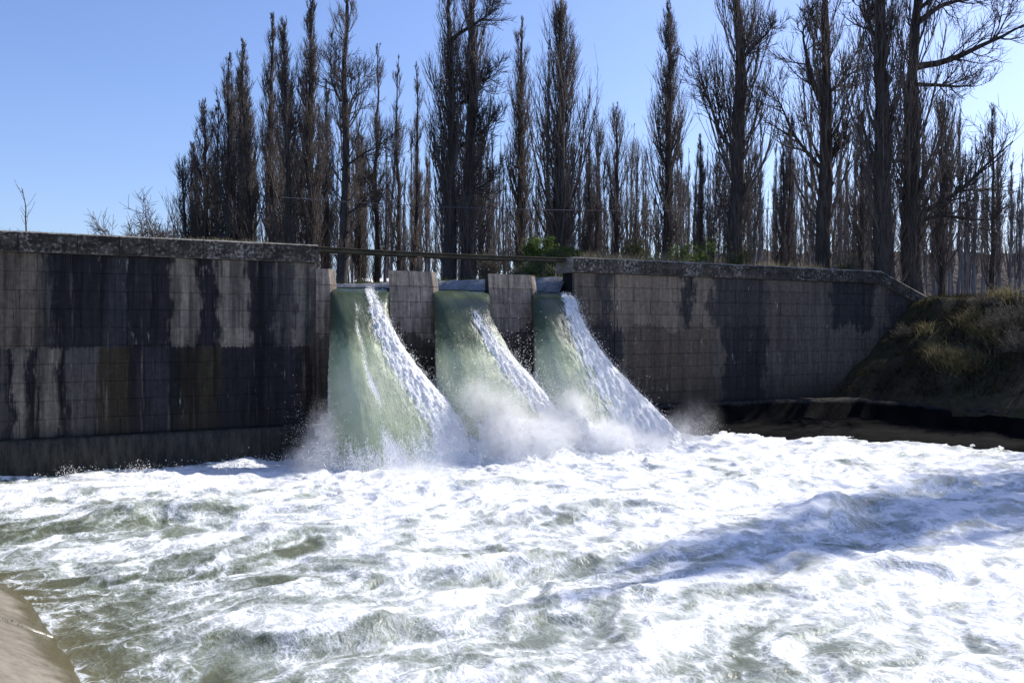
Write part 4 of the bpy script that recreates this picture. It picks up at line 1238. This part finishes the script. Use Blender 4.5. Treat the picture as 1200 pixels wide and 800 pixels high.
MIDS = sorted((236, 254, 272, 284, 300, 312, 330, 350, 292, 345, 372, 382, 418, 452, 500, 556, 574, 592, 628, 672, 690, 702, 744, 762, 798, 812, 832, 884, 900, 925, 942, 985, 1000, 1128, 1150, 1184))
def mid_label(px):
    m = [k for k in MARKS if k[0] < px][-1]
    n = sum(1 for q in MIDS if m[0] < q <= px)
    return '%s thin young poplar to the right of %s' % (NTH[n - 1], m[1])
def far_label(px, row):
    m = [k for k in MARKS if k[0] < px][-1]
    k = (row, m[1]); FARN[k] = FARN.get(k, 0) + 1
    return "%s slender poplar in the plantation's %s row past %s" % (NTH[FARN[k] - 1], ('nearest', 'middle', 'farthest')[row], m[1])
# more of the same in the dense left cluster
for px, f, s, rz, src, lab in ((228, 54, 0.70, 1.3, PLUME, 'short plumed poplar at the outer left edge of the dense left cluster'),
                               (291, 53, 0.92, 2.4, PLUME, 'plumed poplar filling the gap left of the dense feathered poplar'),
                               (337, 51, 0.98, 4.0, FEATHER, 'feathered poplar wedged between the dense feathered and the dark leaning poplar'),
                               (384, 55, 0.90, 5.2, FEATHER, 'feathered poplar half hidden behind the crooked forked poplar'),
                               (420, 58, 0.80, 0.7, PLUME, 'plumed poplar standing back between the crooked and the bowed-limb poplar'),
                               (566, 54, 0.82, 2.9, PLUME, 'plumed poplar standing back right of the massive double trunk'),
                               (690, 56, 0.70, 1.9, FEATHER, 'feathered low poplar right of the broad skirted poplar'),
                               (822, 56, 0.72, 3.3, FEATHER, 'feathered low poplar between the tapered spire and the side-broomed trunk'),
                               (915, 54, 0.74, 5.9, PLUME, 'plumed low poplar between the two thick trunks above the right wall')):
    x, y = at(px, f)
    copy_tree(src, (x, y, float(ground_h(np.array([[x]]), np.array([[y]]))[0, 0]) - 0.03), rz, (s, s, s), lab, 'big bare poplars behind the dam')
# middle row, then three plantation rows
for px in MIDS:
    f = rs.uniform(60, 72)
    far_tree(px, f, rs.uniform(150, 235) if 540 < px < 780 else (rs.uniform(90, 165) + max(0, 300 - px) * 0.7) if px < 360 else rs.uniform(140, 215), mid_label(px), 'thin poplars among the big ones')
for row, (f0, step, ylo, yhi) in enumerate(((82, 15.5, 120, 215), (98, 14, 130, 225), (120, 12.5, 140, 235))):
    px = 395 + row * 5
    while px < 1215:
        far_tree(px + rs.uniform(-3.5, 3.5), f0 + rs.uniform(-5, 5), rs.uniform(ylo, yhi) - (14 if px > 820 else 0), far_label(px, row), 'plantation poplars')
        px += step

# poplar on the right bank, seen by its shadow only, which crosses the pool
for (x, y, H, sd2) in ((41.5, -11.9, 26.5, 71), (43.5, -10.8, 27.0, 72)):
    tr, cr = poplar_meshes(sd2, H, 0.55, 1.6, n1=95, n2=9, n3=4, n0=200, twig=0.020)
    o = empty('poplar_tree', (x, y, 4.62))
    tag(o, 'poplar on the right bank nearest the water, casting the long shadow over the pool' if sd2 == 71 else 'second poplar on the right bank, widening the long shadow over the pool', 'tree')
    link('trunk', tr.mesh('trunk'), M['bark'], o); link('crown', cr.mesh('crown'), M['twig'], o)

# ------------------------------------------------------------------ small bare trees and shrubs
def shrub_mesh(seed, n, L, spread, up, r=0.02, n2=6, n3=4, twig=0.006):
    rg = np.random.default_rng(seed); a = Acc()
    az = rg.random(n) * 2 * np.pi; el = spread * np.sqrt(rg.random(n))
    d = np.stack([np.cos(az) * np.sin(el), np.sin(az) * np.sin(el), np.cos(el)], -1)
    p0 = np.stack([np.cos(az), np.sin(az), az * 0], -1) * 0.12 * rg.random((n, 1)) * L
    B = grow(rg, p0, d, L * (0.5 + 0.6 * rg.random(n)), 7, up, 0.16)
    Rb = r * np.linspace(1, 0.3, 7)[None] * (0.6 + 0.5 * rg.random((n, 1)))
    a.add(*tubes(B, Rb, 4))
    p, dd, rr, f = children_of(rg, B, Rb, n2, 0.25, 1, 0.7)
    C = grow(rg, p, dd, L * 0.42 * (0.4 + 0.8 * rg.random(len(p))) * (1.1 - 0.5 * f), 5, up, 0.16)
    Rc = np.maximum(rr * 0.5, twig)[:, None] * np.linspace(1, 0.5, 5)[None]
    a.add(*tubes(C, Rc, 3))
    p, dd, rr, f = children_of(rg, C, Rc, n3, 0.2, 1, 0.7)
    E = grow(rg, p, dd, L * 0.18 * (0.4 + 0.9 * rg.random(len(p))), 3, up, 0.15)
    a.add(*tubes(E, np.full((len(p), 1), twig) * np.linspace(1, 0.6, 3)[None], 3))
    return a, np.concatenate([C[:, -2:].reshape(-1, 3), E.reshape(-1, 3)])

def leaf_mesh(seed, P, size, n):
    rg = np.random.default_rng(seed)
    p = P[rg.integers(0, len(P), n)] + rg.normal(size=(n, 3)) * size * 0.7
    a = rg.normal(size=(n, 3)); a /= np.linalg.norm(a, axis=1)[:, None]
    b = np.cross(a, rg.normal(size=(n, 3))); b /= np.linalg.norm(b, axis=1)[:, None]
    s = size * (0.6 + 0.7 * rg.random((n, 1)))
    V = np.stack([p - a * s, p + b * s * 0.42, p + a * s, p - b * s * 0.42], 1)
    return mesh_np('foliage', V.reshape(-1, 3), np.arange(n * 4).reshape(-1, 4), False)

def shrub(name, cat, px, fwd, z, L, label, seed, n=22, spread=0.9, up=0.5, r=0.02, leaf=None, nl=0, ls=0.06, mat='grey_twig', group=None, n2=6, n3=4, twig=0.006):
    x, y = at(px, fwd)
    a, P = shrub_mesh(seed, n, L, spread, up, r, n2, n3, twig)
    o = empty(name, (x, y, z)); tag(o, label, cat, group)
    link('stems', a.mesh('stems'), M[mat], o)
    if leaf:
        link('foliage', leaf_mesh(seed, P, ls, nl), M[leaf], o)
    return o

def on_bank(px, fwd):
    x, y = at(px, fwd)
    return float(ground_h(np.array([[x]]), np.array([[y]]))[0, 0])
# small tree beyond the left wall, twiggy sapling at the left edge
def small_tree(px, fwd, ytop, label, seed):
    x, y = at(px, fwd)
    H = zpx(ytop, fwd) - GZ
    o = empty('bare_tree', (x, y, GZ)); tag(o, label, 'tree')
    rg = np.random.default_rng(seed); a = Acc()
    P = grow(rg, np.zeros((1, 3)), np.array([[0.1, 0, 1.0]]), np.array([H * 0.62]), 8, 0.2, 0.05)
    a.add(*tubes(P, np.linspace(0.13, 0.06, 8)[None], 7))
    link('trunk', a.mesh('trunk'), M['bark'], o)
    a2, _ = shrub_mesh(seed, 16, H * 0.66, 1.15, 0.05, 0.07, 9, 6, 0.017)
    c = link('crown', a2.mesh('crown'), M['twig'], o); c.location = tuple(P[0, 4])
small_tree(163, 62, 240, 'small round-headed bare tree beyond the left wall, left of the poplar row', 81)
small_tree(214, 60, 246, 'low bare tree at the foot of the leftmost poplar, behind the left coping', 83)
x, y = wall_s(13) + 0.35, 0.92
a = Acc(); rg = np.random.default_rng(5)
Bq = grow(rg, np.zeros((1, 3)), np.array([[0.0, 0, 1.0]]), np.array([1.15]), 9, 0.1, 0.07)
Rb = np.linspace(0.022, 0.008, 9)[None]; a.add(*tubes(Bq, Rb, 5))
p, dd, rr, f = children_of(rg, Bq, Rb, 12, 0.2, 1, 0.6)
Cq = grow(rg, p, dd, 0.15 + 0.35 * rg.random(12), 5, 0.5, 0.1); a.add(*tubes(Cq, np.full((12, 1), 0.006) * np.linspace(1, 0.6, 5)[None], 3))
o = empty('sapling', (x, y, 5.68)); tag(o, 'thin leafless sapling rooted at the back of the far left coping', 'sapling')
link('stem', a.mesh('stem'), M['grey_twig'], o)



shrub('leafy_bush', 'bush', 629, 37, on_bank(629, 37) - 0.05, 1.3, 'fresh green bush between two poplar trunks over the second bay', 91, leaf='leaf', nl=2600, ls=0.07, n=26, spread=0.6, up=0.7)
shrub('leafy_bush', 'bush', 806, 40, on_bank(806, 40) - 0.04, 1.9, 'light green bush on top of the right wall, left of the first thick trunk', 92, leaf='leaf', nl=1500, ls=0.08, n=22, spread=0.9, up=0.5)
shrub('dry_bush', 'bush', 741, 36, on_bank(741, 36) - 0.04, 1.25, 'yellowed upright bush just behind the start of the right coping', 93, leaf='yellow_leaf', nl=900, ls=0.06, n=26, spread=0.5, up=0.9)
shrub('dry_bush', 'bush', 784, 37, on_bank(784, 37) - 0.04, 1.15, 'low straw-coloured bush behind the coping, left of the light green one', 94, leaf='yellow_leaf', nl=300, ls=0.05, n=30, spread=0.7, up=0.7)
shrub('dry_bush', 'bush', 866, 36, on_bank(866, 36) - 0.04, 1.15, 'small yellow-green bush at the foot of the first thick trunk', 95, leaf='yellow_leaf', nl=700, ls=0.05, n=26, spread=0.7, up=0.7)
shrub('dry_bush', 'bush', 993, 36.5, on_bank(993, 36.5) - 0.04, 0.9, 'small olive bush under the huge pair of trunks behind the coping', 96, leaf='yellow_leaf', nl=350, ls=0.05, n=24, spread=0.8, up=0.6)
shrub('dry_bush', 'bush', 615, 33.5, on_bank(615, 33.5) - 0.04, 0.7, 'low leafy clump on the upstream bank above the second pier', 97, leaf='leaf', nl=700, ls=0.05, n=26, spread=1.1, up=0.4)
shrub('dry_bush', 'bush', 652, 32.5, on_bank(652, 32.5) - 0.04, 0.6, 'low green clump on the upstream bank over the third chute', 98, leaf='leaf', nl=600, ls=0.045, n=26, spread=1.1, up=0.4)
shrub('dry_bush', 'bush', 573, 38, on_bank(573, 38) - 0.04, 1.3, 'pale dry clump of stems behind the plank walkway near the second pier', 99, n=60, spread=0.35, up=0.8, r=0.012)

# tangled shrubs on the right earth bank
for px, f, L, lab, sd2, kw in (
    (1185, 31.5, 1.15, 'big tangled grey shrub at the right edge of the earth bank', 111, dict(n=60, spread=1.2, up=0.25, r=0.014, n2=7, n3=5)),
    (1152, 33.5, 0.75, 'grey twiggy shrub high on the bank under the grassy rim', 112, dict(n=44, spread=1.2, up=0.2, r=0.012)),
    (1130, 31.8, 0.55, 'flattened pale shrub in the middle of the bank above the lit grass', 113, dict(n=40, spread=1.35, up=0.1, r=0.010)),
    (1195, 30.2, 0.95, 'brown tangled shrub low on the bank at the edge of the view', 114, dict(n=50, spread=1.3, up=0.1, r=0.013)),
    (1060, 35.2, 0.6, 'small dead shrub where the wall runs into the bank', 115, dict(n=26, spread=1.3, up=0.1, r=0.009))):
    shrub('dead_shrub', 'shrub', px, f, on_bank(px, f) - 0.05, L, lab, sd2, group='dead shrubs on the right bank', **kw)

# ------------------------------------------------------------------ grass
def blades(name, P, h, lean, mat, seed, wd=0.012, bias=(0, 0)):
    rg = np.random.default_rng(seed); n = len(P)
    az = rg.random(n) * 2 * np.pi
    side = np.stack([np.cos(az), np.sin(az), 0 * az], -1)
    ln = rg.normal(size=(n, 2)) * lean + np.array(bias)
    hh = h * (0.5 + 0.8 * rg.random(n))
    V = np.zeros((n, 5, 3))
    for k, (t, ww) in enumerate(((0, 1), (0.55, 0.75))):
        c = P + np.stack([ln[:, 0] * hh * t * t, ln[:, 1] * hh * t * t, hh * t * (1 - 0.25 * t * np.minimum(1, np.hypot(ln[:, 0], ln[:, 1])))], -1)
        V[:, 2 * k] = c - side * wd * ww; V[:, 2 * k + 1] = c + side * wd * ww
    V[:, 4] = P + np.stack([ln[:, 0] * hh, ln[:, 1] * hh, hh * (1 - 0.25 * np.minimum(1, np.hypot(ln[:, 0], ln[:, 1])))], -1)
    b = np.arange(n)[:, None] * 5
    q = np.concatenate([b + np.array([[0, 1, 3]]), b + np.array([[0, 3, 2]]), b + np.array([[2, 3, 4]])], 0)
    return tag(link(name, mesh_np(name, V.reshape(-1, 3), q, False), M[mat]), kind='stuff')

def scatter(n, x0, x1, y0, y1, seed, thr=-0.1, freq=0.9):
    rg = np.random.default_rng(seed)
    x = rg.uniform(x0, x1, n); y = rg.uniform(y0, y1, n)
    k = fbm(x * freq, y * freq, seed, 3) > thr
    x, y = x[k], y[k]
    return np.stack([x, y, ground_h(x, y) - 0.02], -1)
blades('bank_grass', scatter(26000, 27.6, 37, -16, -0.3, 201, -0.05), 0.24, 0.7, 'dark_grass', 201, 0.012, (-0.5, -0.2))
# bleached tussocks that catch the low sun
rg = np.random.default_rng(9); pts = []
for px, f, n, r in ((1116, 31.8, 260, 0.40), (1128, 31.2, 260, 0.38), (1100, 32.4, 140, 0.35), (1140, 31.0, 160, 0.4), (1165, 33.6, 120, 0.45), (1178, 33.2, 90, 0.45),
                    (1138, 33.4, 260, 0.35), (1170, 31.6, 220, 0.4), (1085, 34.4, 120, 0.25), (1150, 32.4, 200, 0.4)):
    x, y = at(px, f)
    q = rg.normal(size=(n, 2)) * r * 0.55
    pts.append(np.stack([x + q[:, 0], y + q[:, 1], ground_h(x + q[:, 0], y + q[:, 1])], -1))
M['tussock'] = leaf_mat('bleached_tussock', (0.13, 0.11, 0.055), (0.30, 0.265, 0.15))
blades('dry_tussocks', np.concatenate(pts), 0.55, 0.75, 'tussock', 202, 0.011, (-0.75, -0.25))
# rims and tops
P = scatter(16000, 31.5, 44, -9, 14, 203, -0.15); blades('rim_grass', P[P[:, 2] > 4.3], 0.11, 0.5, 'green_grass', 203, 0.013)
P = scatter(9000, 17, 30.5, 0.98, 4.0, 204, 0.02, 0.6); blades('wall_top_grass', P, 0.55, 0.35, 'dry_grass', 204, 0.010)
blades('mound_grass', scatter(9000, 16.6, 22, 3.2, 8.5, 208, -0.15), 0.16, 0.5, 'green_grass', 208, 0.012)
ub = np.random.default_rng(6); t_ = ub.uniform(1.2, 13.2, 5000); xx = interp_poly(t_, UPB) + ub.uniform(0.3, 2.6, 5000)
k = fbm(xx * 0.8, t_ * 0.8, 44, 3) > -0.05
blades('upstream_grass', np.stack([xx, t_, 0 * xx + 5.1], -1)[k], 0.20, 0.6, 'green_grass', 205, 0.013)
# dry seed heads rooted in soil along the back of the left coping
x = np.concatenate([ub.normal(5.1, 0.9, 420), ub.normal(0.2, 0.45, 110)]); x = x[(x > -0.4) & (x < 6.9)]
blades('coping_grass', np.stack([x, ub.uniform(0.86, 0.94, len(x)), 0 * x + 5.68], -1), 0.19, 0.4, 'dry_grass', 206, 0.006)
# dirt strip the grass on the coping grows in
# weeds in the open joint of the left lining
tq = ub.normal(-13.05, 0.012, 260); oq = ub.uniform(0.25, 1.9, 260)
blades('joint_weeds', np.stack([interp_poly(tq, LEFT_W) - oq, tq, 0.62 * oq - 0.03], -1), 0.05, 0.9, 'dark_grass', 207, 0.006)

# ------------------------------------------------------------------ small things
prop = empty('iron_prop', (10.62, 0.42, 5.06)); tag(prop, 'short rusty iron prop standing on the first free pier under the walkway', 'prop')
box('post', -0.045, 0.045, -0.045, 0.045, 0.0, 0.46, M['metal'], prop)
box('base_plate', -0.14, 0.14, -0.11, 0.11, 0.0, 0.035, M['metal'], prop)
box('head_plate', -0.11, 0.11, -0.08, 0.08, 0.44, 0.475, M['metal'], prop)
a, _ = shrub_mesh(301, 16, 0.75, 1.5, -0.35, 0.013, 4, 3, 0.005)
o = link('dead_branches', a.mesh('dead_branches'), M['grey_twig']); o.location = (13.7, 0.55, 5.09)
tag(o, 'bleached driftwood branches caught on top of the second free pier', 'branches')
a, _ = shrub_mesh(302, 10, 0.42, 1.5, -0.35, 0.010, 4, 2, 0.005)
o = link('dead_branches', a.mesh('dead_branches'), M['grey_twig']); o.location = (10.2, 0.5, 5.07)
tag(o, 'small heap of twigs beside the iron prop on the first free pier', 'branches')

# white huts glimpsed between the trunks
def hut(px, fwd, wd, h, label):
    x, y = at(px, fwd)
    o = empty('white_hut', (x, y, 4.9)); o.rotation_euler = (0, 0, -YAW); tag(o, label, 'hut', 'white huts beyond the trees')
    box('wall', -wd / 2, wd / 2, 0, 2.5, 0, h, M['white_wall'], o)
    poly_prism('roof', [(-wd / 2 - 0.15, -0.15, h), (wd / 2 + 0.15, -0.15, h), (wd / 2 + 0.15, 2.65, h), (-wd / 2 - 0.15, 2.65, h)],
               [(-wd / 2 - 0.1, 1.1, h + 0.3), (wd / 2 + 0.1, 1.1, h + 0.3), (wd / 2 + 0.1, 1.4, h + 0.3), (-wd / 2 - 0.1, 1.4, h + 0.3)], M['white_wall'], o)
    box('door', -0.2, 0.2, -0.03, -0.003, 0, h * 0.8, M['cable'], o)
hut(425, 62, 0.8, 1.75, 'tiny white hut seen between trunks over the first chute, leftmost of three')
hut(434, 63, 0.6, 1.6, 'tiny white hut seen between trunks over the first chute, the middle one')
hut(450, 64, 1.0, 1.85, 'tiny white hut seen right beside the first free pier')

# overhead cable through the trees
n = 60; t_ = np.linspace(0, 1, n)
x0, y0 = at(330, 40); x1, y1 = at(905, 40)
Pc = np.stack([x0 + (x1 - x0) * t_, y0 + (y1 - y0) * t_, 9.25 - 0.25 * t_ * 2 - 1.2 * t_ * (1 - t_)], -1)
a = Acc(); a.add(*tubes(Pc[None], np.full((1, n), 0.014), 5))
tag(link('overhead_cable', a.mesh('overhead_cable'), M['cable']), 'thin overhead cable strung across the poplar trunks', 'cable')
